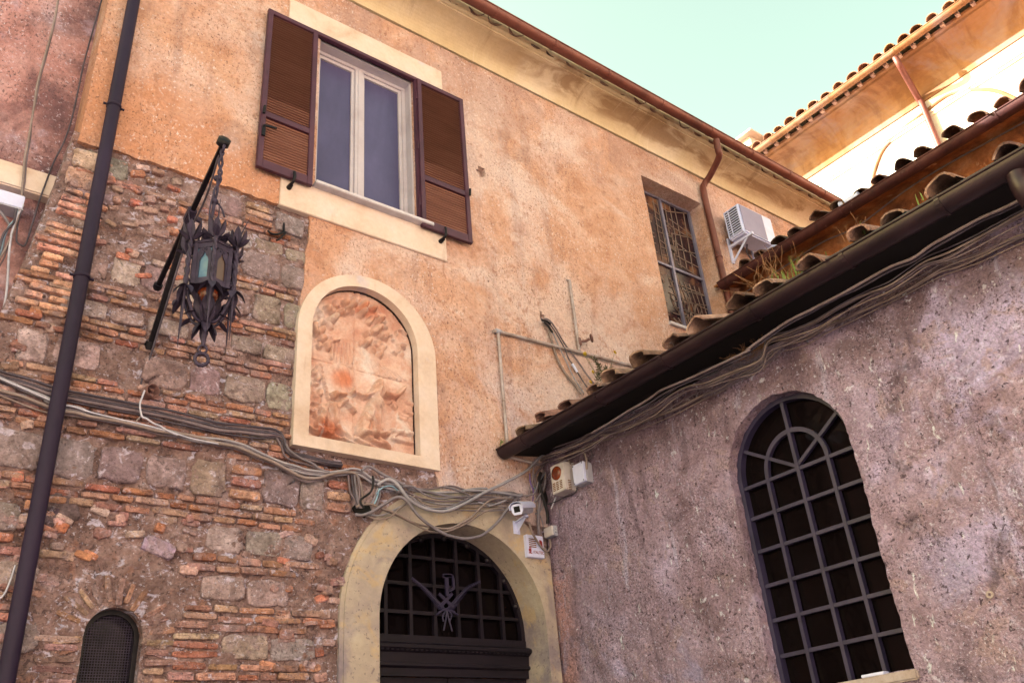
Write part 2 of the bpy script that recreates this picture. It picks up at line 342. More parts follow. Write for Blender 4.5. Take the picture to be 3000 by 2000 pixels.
MT['terracotta'] = surf('terracotta_relief', [(206, 142, 108), (224, 168, 130), (232, 186, 150), (238, 204, 172)], 3.2, fine=(40, 0.12), attr=True,
    stains=[((206, 126, 92), 2.4, 0.56, 0.66, 0.55, 4), ((238, 216, 184), 3.4, 0.55, 0.68, 0.6, 9)], bump=((20, 0.01), (70, 0.003)))
MT['grass'] = surf('green_grass', [(96, 118, 50), (130, 150, 66)], 20, rough=0.7, fine=None, bump=())
MT['sage'] = surf('dull_weed_green', [(84, 92, 60), (112, 112, 74), (130, 116, 84)], 20, rough=0.8, fine=None, bump=())
MT['straw'] = surf('dry_weed', [(150, 104, 66), (186, 140, 92)], 20, rough=0.8, fine=None, bump=())
MT['yellow'] = surf('yellow_petals', [(226, 186, 40), (240, 206, 60)], 20, rough=0.7, fine=None, bump=())
MT['street'] = surf('worn_street', [(96, 84, 74), (124, 110, 98), (142, 128, 114)], 3, fine=(12, 0.2), bump=((10, 0.01),))
MT['net'] = surf('galvanised_net', [(120, 106, 110), (140, 126, 130)], 20, rough=0.6, fine=None, bump=())
MT['leadcame'] = surf('beige_lead_came', [(150, 122, 94), (172, 142, 110), (182, 154, 122)], 5, rough=0.7, fine=(40, 0.08), bump=())
def glass(name, col, rough=0.1, spec=0.5, cols=None, s=2):
    t = NT(name)
    if cols: t.l(t.ramp(t.noise(s, 3, 0.5, 0.5), cols), t.b.inputs['Base Color'])
    else: t.b.inputs['Base Color'].default_value = lin(col)
    t.b.inputs['Roughness'].default_value = rough; t.b.inputs['Specular IOR Level'].default_value = spec
    b = t.n('ShaderNodeBump'); b.inputs['Strength'].default_value = 0.25; b.inputs['Distance'].default_value = 0.01
    t.l(t.noise(5, 2, 0.5, 0.3, 3), b.inputs['Height']); t.l(b.outputs[0], t.b.inputs['Normal'])
    return t.m
MT['pane'] = glass('dark_window_glass', (11, 7, 9), 0.06, 0.10)
MT['screen'] = surf('insect_screen', [(92, 86, 118), (102, 96, 130), (112, 106, 142)], (3, 3, .8), rough=0.35, fine=(9, 0.05), bump=())  # bluish base colour carries the sky's reflection
MT['lampglass'] = glass('greenish_lamp_glass', None, 0.2, 0.5, [(52, 76, 100), (84, 114, 124), (124, 144, 130)], 7)
MT['brownglass'] = glass('brown_lamp_glass', (84, 66, 60), 0.3, 0.4)
MT['stained'] = glass('stained_glass', None, 0.25, 0.25, [(24, 13, 18), (40, 22, 28), (64, 36, 34), (140, 96, 62)], 3.0)
MT['acgrille'] = surf('ac_grille', [(168, 158, 172), (180, 170, 182)], 3, rough=0.6, fine=(40, 0.05), bump=())

# ================================================================== wall sheets
def gridwall(us, vs, keep, pos, snaps=(), skirt=lambda u, v: 0.06, tol=0.03, mb=None):
    """A sheet with openings: cells kept by keep(uc,vc); rim vertices pulled onto outline polylines; rim folded back by skirt()."""
    mb = mb or MB()
    us = np.asarray(us); vs = np.asarray(vs)
    uc, vc = np.meshgrid((us[1:]+us[:-1])/2, (vs[1:]+vs[:-1])/2, indexing='ij')
    K = keep(uc, vc)
    nu, nv = len(us), len(vs)
    U, V = np.meshgrid(us, vs, indexing='ij'); U = U.copy(); V = V.copy()
    cnt = np.zeros((nu, nv), int)
    for a in (0, 1):
        for b in (0, 1): cnt[a:a+nu-1, b:b+nv-1] += K
    rim = (cnt > 0) & (cnt < 4)
    for i, j in zip(*np.nonzero(rim)):
        p = np.array((U[i, j], V[i, j])); best = None; bd = tol
        for pl in snaps:
            a = pl[:-1]; d = pl[1:]-a
            t = np.clip(((p-a)*d).sum(1)/np.maximum((d*d).sum(1), 1e-12), 0, 1)
            q = a+d*t[:, None]; e = np.hypot(*(q-p).T); k = e.argmin()
            if e[k] < bd: bd = e[k]; best = q[k]
        if best is not None: U[i, j], V[i, j] = best
    P = pos(U.ravel(), V.ravel(), 0.0).reshape(nu, nv, 3)
    idx = -np.ones((nu, nv), int); used = cnt > 0; idx[used] = np.arange(used.sum())
    verts = P[used]
    fs = [(idx[i, j], idx[i+1, j], idx[i+1, j+1], idx[i, j+1]) for i, j in zip(*np.nonzero(K))]
    mb.add(verts, fs, True)
    # rim edges
    Kp = np.pad(K, 1)
    ev = []
    for i in range(nu):
        for j in range(nv-1):
            if Kp[i, j+1] != Kp[i+1, j+1]: ev.append(((i, j), (i, j+1)))
    for i in range(nu-1):
        for j in range(nv):
            if Kp[i+1, j] != Kp[i+1, j+1]: ev.append(((i, j), (i+1, j)))
    m2 = MB()
    for a, b in ev:
        q = []
        for (i, j) in (a, b):
            d = skirt(U[i, j], V[i, j]); q.append((P[i, j], pos(np.array([U[i, j]]), np.array([V[i, j]]), d)[0]))
        mb.add([q[0][0], q[1][0], q[1][1], q[0][1]], [(0, 1, 2, 3)])
    return mb
def frange(a, b, st, extra=()):
    v = list(np.arange(a, b+st*0.5, st)); v[-1] = b if abs(v[-1]-b) < st*0.6 else v[-1]
    for e in extra:
        k = min(range(len(v)), key=lambda i: abs(v[i]-e)); v[k] = e
    return np.array(sorted(set(v)))
def arch(x0, x1, zb, zs, n=40, rise=None):                   # open polyline: bottom left, up, round, down right
    c = (x0+x1)/2; r = (x1-x0)/2; rz = rise if rise else r
    return [(x0, zb)]+[(c-r*math.cos(math.pi*k/n), zs+rz*math.sin(math.pi*k/n)) for k in range(n+1)]+[(x1, zb)]
def inside(poly, x, y):
    x = np.asarray(x); y = np.asarray(y); r = np.zeros(x.shape, bool); n = len(poly)
    for i in range(n):
        (x0, y0), (x1, y1) = poly[i], poly[(i+1) % n]
        if y0 == y1: continue
        c = ((y0 > y) != (y1 > y)) & (x < (x1-x0)*(y-y0)/(y1-y0)+x0); r ^= c
    return r
X3 = Vector((1, 0, 0)); Y3 = Vector((0, 1, 0)); Z3 = Vector((0, 0, 1))

# ================================================================== THE SETTING: ground
g = MB(); g.add([(-300, -300, 0), (300, -300, 0), (300, 300, 0), (-300, 300, 0)], [(0, 1, 2, 3)])
o = g.build('ground', MT['street']); o['kind'] = 'structure'
PARTS2 = True
# ================================================================== MAIN BUILDING (long facade on y = 0)
bld = thing('stucco_building', 'tall orange stucco building with rough brick and tuff base, shuttered window and arched door', 'building', (-1, 0, 0))
zone = [(-5.6, -1), (-5.6, 6.6), (-4.6, 6.49), (-4.30, 6.485), (-4.19, 6.50), (-3.9, 6.505), (-3.4, 6.52), (-2.97, 6.515), (-2.62, 6.525), (-2.475, 6.51), (-2.46, 6.3), (-2.50, 6.1),
        (-2.49, 5.9), (-2.53, 5.6), (-2.5, 4.31), (-1.25, 4.31), (-1.17, 4.10), (-0.9, 3.99), (-0.3, 3.93), (0.1, 3.9), (0.1, -1)]
jit = []
for i in range(len(zone)):                                   # ragged plaster edge
    a = np.array(zone[i]); b = np.array(zone[(i+1) % len(zone)]); n = max(1, int(np.hypot(*(b-a))/0.06))
    for k in range(n):
        p = a+(b-a)*k/n; jit.append((p[0]+random.uniform(-.012, .012), p[1]+random.uniform(-.012, .012)))
zone = jit
W_X0, W_X1 = A(912, 543)[0]+.02, A(1216, 640)[0]-.0
W_Z0, W_Z1 = 6.87, A(1210, 240)[2]-.02
S_X0, S_X1, S_Z0, S_Z1 = 2.30, 3.512, 6.755, 9.07
def keepA(u, v):
    k = ~inside(zone, u, v)
    k &= ~((u > W_X0) & (u < W_X1) & (v > W_Z0) & (v < W_Z1))
    k &= ~((u > S_X0) & (u < S_X1) & (v > S_Z0) & (v < S_Z1))
    k &= ~inside(rel_hole, u, v)
    for hx, hz, hr in holesA: k &= ~((u-hx)**2/1.0+(v-hz)**2/2.2 < hr*hr)
    return k
holesA = []
rel_hole = arch(-2.47, -1.34, 4.31, 5.38, 30)
for p, r in (((1405, 508), 0.055), ((1583, 930), 0.035)):
    q = A(*p); holesA.append((q[0], q[2], r))
def posA(u, v, d):
    n = 0.020*fbm(u*1.3, v*1.3, 3, 3)+0.012*fbm(u*6, v*6, 9, 4)
    return np.stack([u, -0.03-n+d, v], -1)
us = frange(-4.425, 8.0, 0.03, (W_X0, W_X1, S_X0, S_X1)); vs = frange(0, 9.582, 0.03, (W_Z0, W_Z1, S_Z0, S_Z1)); vs[-1] = 9.582
def skA(u, v):
    if u < -4.4: return 0.42
    if S_X0-.02 < u < S_X1+.02 and S_Z0-.02 < v < S_Z1+.02: return 0.30
    if W_X0-.02 < u < W_X1+.02 and W_Z0-.02 < v < W_Z1+.02: return 0.25
    return 0.07
zp = np.array(zone+[zone[0]])
mb = gridwall(us, vs, keepA, posA, [zp], skA, 0.035)
for hx, hz, hr in holesA: mb.box((hx-.1, 0.05, hz-.16), (hx+.1, 0.08, hz+.16))
wallA = mb.build('plaster_wall', MT['plaster'], bld)

# rubble base: mortar bed and separate stones set into it
SWX, SWR, SWS = -3.665, 0.178, 2.785
swarch = arch(SWX-SWR, SWX+SWR, 1.9, SWS, 24)
def leftA(z): return np.interp(z, [0, 4, 4.9, 5.6, 6.24, 6.5], [-5.1, -4.86, -4.66, -4.56, -4.49, -4.46])
def keepM(u, v):
    return (u > leftA(v)) & ~inside(swarch, u, v) & ~((u > -1.85) & (u < -0.09) & (v < 3.9) & ((u+.962)**2+np.maximum(v-3, 0)**2 < .90**2)) & (v < 6.6) & ~inside(rel_hole, u, v)
def posM(u, v, d):
    n = 0.035*fbm(u*3.2, v*3.2, 31, 3)+0.040*fbm(u*11, v*11, 37, 3)+.030*(np.abs(fbm(u*19, v*26, 41, 3))*2-.25)
    return np.stack([u, 0.0-n+d, v], -1)
mb = gridwall(frange(-5.2, 0.0, 0.016), np.concatenate([frange(0.0, 2.0, 0.1), frange(2.016, 6.6, 0.016)]), keepM, posM, [np.array(swarch)], lambda u, v: 0.42 if u < SWX-.5 else .25, 0.03)
masonry = mb.build('masonry_wall', MT['mortar'], bld)
st = MB()
def tint(c, j=14):
    k = random.uniform(-j, j); l = lin([max(0, min(255, v+k+random.uniform(-5, 5))) for v in c])
    return tuple(v/0.46 for v in l[:3])
BRICK = [(160, 114, 88), (164, 122, 96), (154, 106, 82), (170, 134, 106), (150, 114, 94), (158, 124, 104), (166, 140, 116)]
TUFF = [(138, 124, 112), (130, 116, 106), (146, 130, 116), (134, 120, 110), (152, 138, 124)]
def stone(cx, cz, w, h, ang=0, proud=0.025, col=None, kind='b', y=0.0):
    n = 22; R = 0.055 if kind == 'b' else 0.05
    pts = []
    e = 0.32 if kind == 'b' else 0.36
    for k in range(n):
        a = 2*math.pi*(k+.5)/n; c, s = math.cos(a), math.sin(a)
        x = math.copysign(abs(c)**e, c)*w/2; z = math.copysign(abs(s)**e, s)*h/2
        x += random.uniform(-1, 1)*min(w, h)*R; z += random.uniform(-1, 1)*h*R*1.1
        pts.append((x, z))
    ca, sa = math.cos(ang), math.sin(ang); vs = []
    tl = random.uniform(-.12, .12); tz = random.uniform(-.15, .15)
    for sc, d in ((1.0, 0.05), (1.0, -proud*0.5), (0.965, -proud*0.9), (0.80, -proud*1.05), (0.45, -proud*1.1)):
        for (x, z) in pts:
            m = 1 if sc == 1 else sc
            ex = x*m if kind == 'b' else x*m; X = x-(1-m)*math.copysign(min(abs(x), h/2), x); Z = z*m
            dd = d+((X*tl*.25+Z*tz*.4)+random.uniform(-.004, .004) if sc < 1 else 0)
            vs.append((cx+X*ca-Z*sa, y+dd, cz+X*sa+Z*ca))
    vs.append((cx, y-proud*1.1, cz))
    fs = []
    for r in range(4):
        for k in range(n): fs.append((r*n+k, r*n+(k+1) % n, (r+1)*n+(k+1) % n, (r+1)*n+k))
    for k in range(n): fs.append((4*n+k, 4*n+(k+1) % n, 5*n))
    st.cur = tint(col or random.choice(BRICK if kind == 'b' else TUFF))
    st.add(vs, fs, kind != 'b' or random.random() < .5)
def blocked(x, z, m=0.0):
    if x > -2.52+m*0 and z > 4.2: return True
    if (x+.962)**2+max(z-3, 0)**2 < 1.10**2 and z < 4.2: return True
    if abs(x-SWX) < .40 and z < 3.2: return True
    if x < leftA(z)+.04: return True
    if z > 6.46: return True
    return False
def rough(x, z):                                            # where the face is only lumpy mortar
    if -4.25 < x < -3.28 and 2.2 < z < 3.55: return random.random() < .8
    if -4.2 < x < -3.55 and 5.45 < z: return random.random() < .85
    if -2.62 < x and z < 3.75: return random.random() < (x+2.7)*.75
    return random.random() < .03
def brick_band(z1, z0, x0, x1):
    n = max(1, round((z1-z0)/0.060)); h = (z1-z0)/n
    for k in range(n):
        z = z0+h*(k+.5); x = x0-random.uniform(0, .2)
        while x < x1:
            w = random.choice((random.uniform(.10, .2), random.uniform(.17, .30)))
            c = x+w/2
            zz = z+random.uniform(-.006, .006)+.004*math.sin(c*5)
            if not blocked(c, zz) and not rough(c, zz) and random.random() > .05:
                stone(c, zz, w-.016, h*random.uniform(.60, .80), random.uniform(-.025, .025), random.uniform(.014, .032), None, 'b')
            x += w
def block_band(z1, z0, x0, x1, wr=(.22, .36)):
    x = x0-random.uniform(0, .15); h = z1-z0
    while x < x1:
        w = random.uniform(*wr); c = x+w/2
        if not blocked(c, (z0+z1)/2) and not rough(c, (z0+z1)/2):
            if random.random() < .06:
                for q in range(3): stone(c, z0+h*(q+.5)/3, w-.03, h/3*.7, random.uniform(-.04, .04), .025, None, 'b')
            else:
                stone(c, (z0+z1)/2+random.uniform(-.01, .01), w-random.uniform(.015, .045), h*random.uniform(.84, .97), random.uniform(-.03, .03), random.uniform(.010, .022), None, 't')
        x += w
XL, XR = -4.8, -1.9
for z1, z0, ty in ((6.46, 6.24, 't'), (6.24, 6.11, 'b'), (6.11, 5.97, 't'), (5.96, 5.70, 't'), (5.70, 5.57, 'b'), (5.56, 5.30, 't'), (5.29, 5.13, 'b'), (5.12, 4.98, 't'),
                   (4.98, 4.80, 'b'), (4.79, 4.54, 't'), (4.53, 4.08, 'b'), (4.05, 3.77, 't'), (3.76, 3.58, 'b'), (3.57, 3.38, 't'), (3.37, 3.23, 'b'),
                   (3.22, 3.03, 't'), (3.02, 2.84, 'b'), (2.83, 2.66, 't'), (2.65, 2.46, 'b'), (2.45, 2.22, 't'), (2.2, 1.95, 'b'), (1.93, 1.7, 't')):
    if ty == 'b': brick_band(z1, z0, XL, XR)
    else: block_band(z1, z0, XL+.55 if z0 > 4.9 else XL, XR)
for z in np.arange(4.98, 6.06, .068):                        # thin brick quoins down the left corner
    for k in range(2):
        x = leftA(z)+.04+.16*k+random.uniform(-.02, .05)
        if random.random() < .85: stone(x+.07, z, random.uniform(.11, .2), .042, random.uniform(-.05, .02), .03, (206, 160, 128), 'b')
for z in (6.14, 6.33): stone(leftA(z)+.15, z, .22, .17, 0, .03, (176, 150, 126), 't')
for k in range(17):                                          # fanned bricks over the little window
    a = math.pi*(k-1.5)/13+random.uniform(-.03, .03); r = random.uniform(.255, .30)
    if k % 3 == 2 and random.random() < .5: continue
    stone(SWX+math.cos(a)*r, SWS+math.sin(a)*r, random.uniform(.11, .2), random.uniform(.03, .046), a, .012, random.choice(((150, 122, 104), (160, 128, 104), (138, 112, 98))), 'b')
for z in np.arange(2.2, 2.78, .062):
    for sgn in (-1, 1):
        w = random.uniform(.12, .26)
        stone(SWX+sgn*(SWR+.025+w/2), z+random.uniform(-.008, .008), w, .038, random.uniform(-.05, .05), .016, random.choice(((150, 122, 106), (138, 112, 98), (160, 130, 110))), 'b')
for _ in range(170):                                         # loose rubble lumps in the lumpy patches
    x, z = random.choice(((random.uniform(-4.3, -3.2), random.uniform(3.0, 3.65)), (random.uniform(-4.25, -3.5), random.uniform(5.4, 6.45)), (random.uniform(-4.6, -4.25), random.uniform(2.4, 5.0)), (random.uniform(-2.7, -2.12), random.uniform(2.4, 3.6))))
    if not blocked(x, z): stone(x, z, random.uniform(.05, .13), random.uniform(.03, .07), random.uniform(-.4, .4), random.uniform(.012, .035), random.choice(((168, 136, 118), (150, 116, 100), (176, 150, 134), (184, 126, 96))), 't')
q = A(180, 1490); stone(q[0], q[2], .2, .22, .5, .02, (84, 70, 70), 't'); q = A(155, 1515); stone(q[0], q[2], .1, .13, .2, .02, (74, 60, 62), 't')
q = A(462, 1605); stone(q[0], q[2], .22, .11, -.3, .03, (178, 160, 166), 't')
NS = 22*5+1; SV = np.array(st.v).reshape(-1, NS, 3); lo_, hi_ = SV.min(1), SV.max(1); sz_ = np.linalg.norm(hi_-lo_, axis=1)*.35; seen = set()
big = []
for i0 in range(len(SV)):                                    # drop stray stones lying far from all others
    if i0 in seen: continue
    grp = [i0]; seen.add(i0)
    for i in grp:
        g_ = np.maximum(0, np.maximum(lo_-hi_[i], lo_[i]-hi_)); m_ = np.sqrt((g_**2).sum(1)) <= np.maximum(.018, np.maximum(sz_, sz_[i])*.8)
        for j in np.nonzero(m_)[0]:
            if j not in seen: seen.add(j); grp.append(j)
    if len(grp) > len(big): big = grp
keep_ = sorted(big); nf = len(st.f)//len(SV); s2 = MB()
for i in keep_:
    s2.cur = st.c[i*NS]; s2.add(SV[i], [tuple(k-i*NS for k in f) for f in st.f[i*nf:(i+1)*nf]], st.sm[i*nf])
s2.build('brick_and_tuff_stones', MT['stone'], masonry)

# cornice: deep cove with three fillets under the eaves, swept along the facade
prof = [(-0.05, 9.60), (0.05, 9.60), (0.05, 9.635)]
for k in range(11):
    a = math.pi/2*k/10; prof.append((0.05+.315*(1-math.cos(a)), 9.635+.21*math.sin(a)))
prof += [(0.385, 9.845), (0.385, 9.870), (0.405, 9.872), (0.42, 9.885), (0.425, 9.905), (0.45, 9.907), (0.475, 9.925), (0.48, 9.95), (0.48, 10.02), (-0.05, 10.05)]
c = MB(); c.sweep([(d, z) for d, z in prof], (0, 0, 0), (0, -1, 0), Z3, [(x, 0, 0) for x in np.linspace(-4.47, 8.0, 60)], closed=True)
c.build('cornice', MT['cornice'], bld)

# generic barrel tiles
def tiles(mb, P0, u, v, nrow, length, pitch=0.215, r=0.088, L=0.42, seedv=1, cols=None, pans=.045, jit=1.0):
    rnd = random.Random(seedv); P0 = Vector(P0); u = Vector(u).normalized(); v = Vector(v).normalized(); n = u.cross(v)
    if n.z < 0: n = -n
    k = int(length/pitch)
    rl = 0.0
    def shell(base, r0, r1, up, th, Ln, tl):
        N = 8; vs = []
        d = (v+n*tl).normalized(); u_ = u*math.cos(rl)+n*math.sin(rl); n_ = n*math.cos(rl)-u*math.sin(rl); ph = rnd.uniform(0, 6)
        for h, rr in ((0, r0), (Ln, r1)):
            for t in (0, th):
                for i in range(N+1):
                    a = math.pi*i/N; vs.append(base+d*(h+(.012*math.sin(a*3+ph)*jit if h == 0 else 0))+u_*(math.cos(a)*(rr-t))+n_*((math.sin(a)*(rr-t))*up))
        m = N+1; fs = []
        for i in range(N):
            fs += [(i, i+1, 2*m+i+1, 2*m+i), (m+i, 3*m+i, 3*m+i+1, m+i+1), (i, m+i, m+i+1, i+1)]
        mb.add(vs, fs, False)
    pal = cols or [(190, 178, 160), (176, 164, 150), (160, 144, 130), (182, 172, 158), (136, 122, 114)]
    for i in range(k):
        c0 = P0+u*(pitch*(i+.5)+rnd.uniform(-.025, .025)*jit)
        for j in range(nrow):
            jc = rnd.uniform(-26, 14); t = lin([x+jc+rnd.uniform(-4, 4) for x in rnd.choice(pal)]); mb.cur = tuple(q/0.40 for q in t[:3]); rl = rnd.uniform(-.16, .16)*jit
            b = c0+v*(j*L*.8+rnd.uniform(-.035, .035)*jit)+u*rnd.uniform(-.02, .02)*jit+n*(.055+rnd.uniform(-.012, .014)*jit)
            shell(b, r*rnd.uniform(.84, 1.12), r*.82, rnd.uniform(.74, .95), .015, L, .03+rnd.uniform(-.025, .03)*jit)
            if pans and j < 3:
                mb.cur = tuple(q*.75 for q in mb.cur)
                shell(c0+u*pitch/2+v*(j*L*.8+.05+rnd.uniform(-.02, .02))+n*pans, pitch*.42, pitch*.38, -.55, .016, L, .02)

rf = MB(); rf.cur = (1, 1, 1)
rf.add([(-4.6, -.52, 10.04), (8.2, -.52, 10.04), (8.2, 4, 11.4), (-4.6, 4, 11.4)], [(0, 1, 2, 3)])
rf.add([(-4.6, -.50, 9.99), (8.2, -.50, 9.99), (8.2, 4, 11.35), (-4.6, 4, 11.35)], [(0, 1, 2, 3)])
tiles(rf, (-4.6, -.50, 9.90), X3, Vector((0, 1, .30)), 4, 12.7, seedv=5, pitch=.3)
rf.build('tiled_roof', MT['tile'], bld)
bk = MB(); bk.add([(-4.42, .45, 0), (-4.42, 4, 0), (-4.42, 4, 11), (-4.42, .45, 10)], [(0, 1, 2, 3)])
bk.add([(8, 0, 0), (8, 4, 0), (8, 4, 11), (8, 0, 10)], [(0, 1, 2, 3)]); bk.add([(-4.42, 4, 0), (8, 4, 0), (8, 4, 11.3), (-4.42, 4, 11.3)], [(0, 1, 2, 3)])
bk.build('rear_wall', MT['plaster'], bld)

# --- the big shuttered window
def quadx(pts, y):
    q = [A(px, py, y) for px, py in pts]; return q
qL = quadx([(797, 24), (937, 97), (912, 543), (743, 482)], -.115); qR = quadx([(1223, 235), (1356, 283), (1386, 709), (1238, 661)], -.115)
lx0 = (qL[0][0]+qL[3][0])/2; lx1 = (qL[1][0]+qL[2][0])/2; rx0 = (qR[0][0]+qR[3][0])/2; rx1 = (qR[1][0]+qR[2][0])/2
sz0 = np.mean([qL[2][2], qL[3][2], qR[2][2], qR[3][2]]); sz1 = np.mean([qL[0][2], qL[1][2], qR[0][2], qR[1][2]])
def shutter(x0, x1, left):
    y0, y1 = -.115, -.072; s = MB(); w = .052
    s.box((x0, y0, sz0), (x0+w, y1, sz1), .004); s.box((x1-w, y0, sz0), (x1, y1, sz1), .004)
    zm = sz0+(sz1-sz0)*.315
    for a, b in ((sz0, sz0+.095), (zm-.03, zm+.035), (sz1-.055, sz1)): s.box((x0+w, y0+.002, a), (x1-w, y1-.002, b), .003)
    o = s.build('shutter', MT['shutter'], bld)
    o['label'] = 'left plum shutter with brown louvres' if left else 'right plum shutter with brown louvres'
    l = MB(); z = sz0+.115
    while z < sz1-.06:
        if not (zm-.05 < z < zm+.05):
            up = z > zm; a = R_(58 if z > zm+.25 else (47 if up else 38))
            Rm = Matrix.Rotation(-a, 3, 'X')
            l.obox(((x0+x1)/2, y0+.024, z), (x1-x0-2*w+.004, .036 if up else .034, .005), Matrix.Rotation(math.pi/2-a+.35, 3, 'X'))
        z += .031
    l.build('louvre_slats', MT['slat'], o)
    b = MB(); b.box((x0+.03, y1-.006, sz0+.03), (x1-.03, y1-.002, sz1-.03)); b.build('backing_panel', MT['slat'], o)
    h = MB(); xc = x0+(.62 if left else .40)*(x1-x0)
    h.tube([(xc, -.02, sz0-.075), (xc, -.11, sz0-.072), (xc+.004, -.15, sz0-.055), (xc+.012, -.15, sz0-.0), (xc+.012, -.14, sz0+.055)], .014, 7); h.lathe((xc, -.02, sz0-.075), (0, -1, 0), [(.0, .026), (.05, .024), (.09, .02)], 10)
    h.build('shutter_stay', MT['blackiron'], o)
    xe = x0+.02 if left else x1-.015
    h = MB(); h.tube([(xe, -.15, zm+.05), (xe, -.14, zm-.03)], .013, 6); h.build('side_bolt', MT['blackiron'], o)
    if left:
        h = MB(); h.bar((xe+.015, -.122, zm-.16), (xe+.015, -.122, zm-.28), .03, .02, (0, 1, 0)); h.bar((xe+.01, -.136, zm-.17), (xe+.13, -.14, zm-.15), .018, .012, (0, 1, 0)); h.build('handle', MT['blackiron'], o)
    return o
shutter(lx0, lx1, True); shutter(rx0, rx1, False)
mb = MB(); lz1 = (A(845, 3)[2]+A(1287, 219)[2])/2; lz0 = W_Z1-.0
mb.box((A(845, 3)[0], -.05, lz0), (A(1287, 219)[0], .05, lz1), .006)
mb.build('window_lintel', MT['cream'], bld)
mb = MB(); bz0 = (A(812, 605)[2]+A(1302, 776)[2])/2
mb.box((A(812, 605)[0], -.055, bz0), (A(1302, 776)[0], .05, W_Z0-.035), .006); mb.build('window_apron', MT['cream'], bld)
mb = MB(); mb.box((W_X0-.03, -.135, W_Z0-.04), (rx0+.13, .12, W_Z0), .006); mb.build('window_sill', MT['marble'], bld)
win = MB(); x0, x1, z0, z1 = W_X0, W_X1, W_Z0, W_Z1
win.box((x0, .10, z1-.075), (x1, .16, z1), .004); win.box((x0, .10, z0), (x0+.06, .16, z1-.075), .004); win.box((x1-.06, .10, z0), (x1, .16, z1-.075), .004)
xm = A(1052, 400, .1)[0]
win.box((xm-.05, .095, z0), (xm+.05, .15, z1-.075), .004); win.box((xm-.018, .088, z0), (xm+.018, .1, z1-.075), .003)
wino = win.build('window', MT['frame'], bld)
s = MB()
for a, b in ((x0+.06, xm-.05), (xm+.05, x1-.06)):
    s.box((a, .12, z1-.115), (b, .155, z1-.075)); s.box((b-.035, .12, z0), (b, .155, z1-.115)); s.box((a, .12, z0), (a+.02, .155, z1-.115))
s.build('sash', MT['frame'], wino)
s = MB(); s.box((x0+.05, .142, z0), (xm-.03, .147, z1-.09)); s.box((xm+.03, .142, z0), (x1-.05, .147, z1-.09)); s.build('insect_screen', MT['screen'], wino)
s = MB(); s.box((x0, .19, z0), (x1, .2, z1)); s.build('pane', MT['pane'], wino)
s = MB(); s.box((x0, .0, z1-.035), (x1, .10, z1-.003)); s.box((x1-.022, .0, z0), (x1-.002, .10, z1-.04)); s.build('reveal_lining', MT['frame'], wino)
s = MB(); s.box((x0-.05, -.085, z1-.035), (x1+.03, -.035, z1+.012), .004); s.box((x1-.004, -.085, z0), (x1+.035, -.035, z1-.035), .004)
s.box((x1+.035, -.10, z0), (rx0-.004, -.055, sz1-.02), .004)
for f in (.12, .5, .86): s.tube([(x1+.01, -.09, z0+(z1-z0)*f-.05), (x1+.01, -.09, z0+(z1-z0)*f+.05)], .012, 8)
s.build('shutter_frame', MT['shutter'], wino)

# --- stained glass window in its deep recess
fy = .205; sgw = MB()
x0, x1, z0, z1 = S_X0, S_X1, S_Z0, S_Z1
sgx = A(1800+345/2.613, 450+370/2.613, fy)[0]; szm = (A(1800+330/2.613, 450+860/2.613, fy)[2]+A(1800+650/2.613, 450+930/2.613, fy)[2])/2
for a, b in ((x0, x0+.03), (sgx-.022, sgx+.022), (x1-.045, x1)): sgw.box((a, fy-.02, z0), (b, fy+.03, z1-.035), .004)
sgw.box((x0, fy-.02, z1-.04), (x1, fy+.03, z1-.002), .004)
sgw.box((x0+.03, fy-.015, szm-.018), (sgx-.022, fy+.03, szm+.018), .003); sgw.box((sgx+.022, fy-.015, szm-.018), (x1-.045, fy+.03, szm+.018), .003)
sgo = sgw.build('stained_glass_window', MT['steel'], bld)
s = MB(); s.box((x0, fy+.012, z0), (x1, fy+.022, z1-.04)); s.build('pane', MT['stained'], sgo)
s = MB(); s.box((x0-.02, -.075, z0-.045), (x1+.02, fy+.03, z0-.002), .004); s.build('sill', MT['marble'], sgo)
came = MB()
def cm(a, b, w=.022):                                        # came strip between unit points of the window
    pa = (x0+(x1-x0)*a[0], fy+.006, z0+(z1-z0)*a[1]); pb = (x0+(x1-x0)*b[0], fy+.006, z0+(z1-z0)*b[1])
    if (Vector(pa)-Vector(pb)).length > .01: came.bar(pa, pb, .005, w*.8, (0, 0, 1) if abs(pa[0]-pb[0]) > .02 else (1, 0, 0))
rnd = random.Random(12)
for k in range(13):                                          # burst of diagonals, lower right
    a = R_(8+k*12.5); c0 = (.60, .02); L = rnd.uniform(.5, .9)
    p = c0; 
    for q in range(5):
        n2 = (c0[0]+math.cos(a)*L*(q+1)/5*.9, c0[1]+math.sin(a)*L*(q+1)/5*.55)
        if .33 < n2[0] < .97 and n2[1] < .46: cm(p, n2, rnd.uniform(.016, .034))
        p = n2
for k in range(9):
    y = .03+.045*k; cm((.34+.03*(k % 3), y), (.96, y-.05+.11*rnd.random()+.02), .016)
for k in range(7):
    cm((.40+.08*k, .42), (.62+.055*k, .0+.02*k), .02)
for k in range(6):                                           # upright strips, upper lights
    cm((.34+.10*k, .52), (.36+.10*k+rnd.uniform(-.04, .04), .985), rnd.uniform(.016, .03))
for k in range(8):
    y = .54+.055*k; cm((.34, y+.02), (.60, y-.02+rnd.uniform(-.03, .05)), .014); cm((.60, y), (.96, y+rnd.uniform(-.06, .06)), .018)
for k in range(4): cm((.03+.07*k, .5), (.03+.07*k+rnd.uniform(-.02, .02), .97), .03)
for k in range(7): cm((.02, .55+.06*k), (.28, .53+.06*k+rnd.uniform(-.03, .05)), .018)
for k in range(5): cm((.02+.055*k, .02), (.03+.055*k, .46), .016)
for k in range(6): cm((.02, .05+.07*k), (.28, .04+.07*k+rnd.uniform(-.04, .04)), .018)
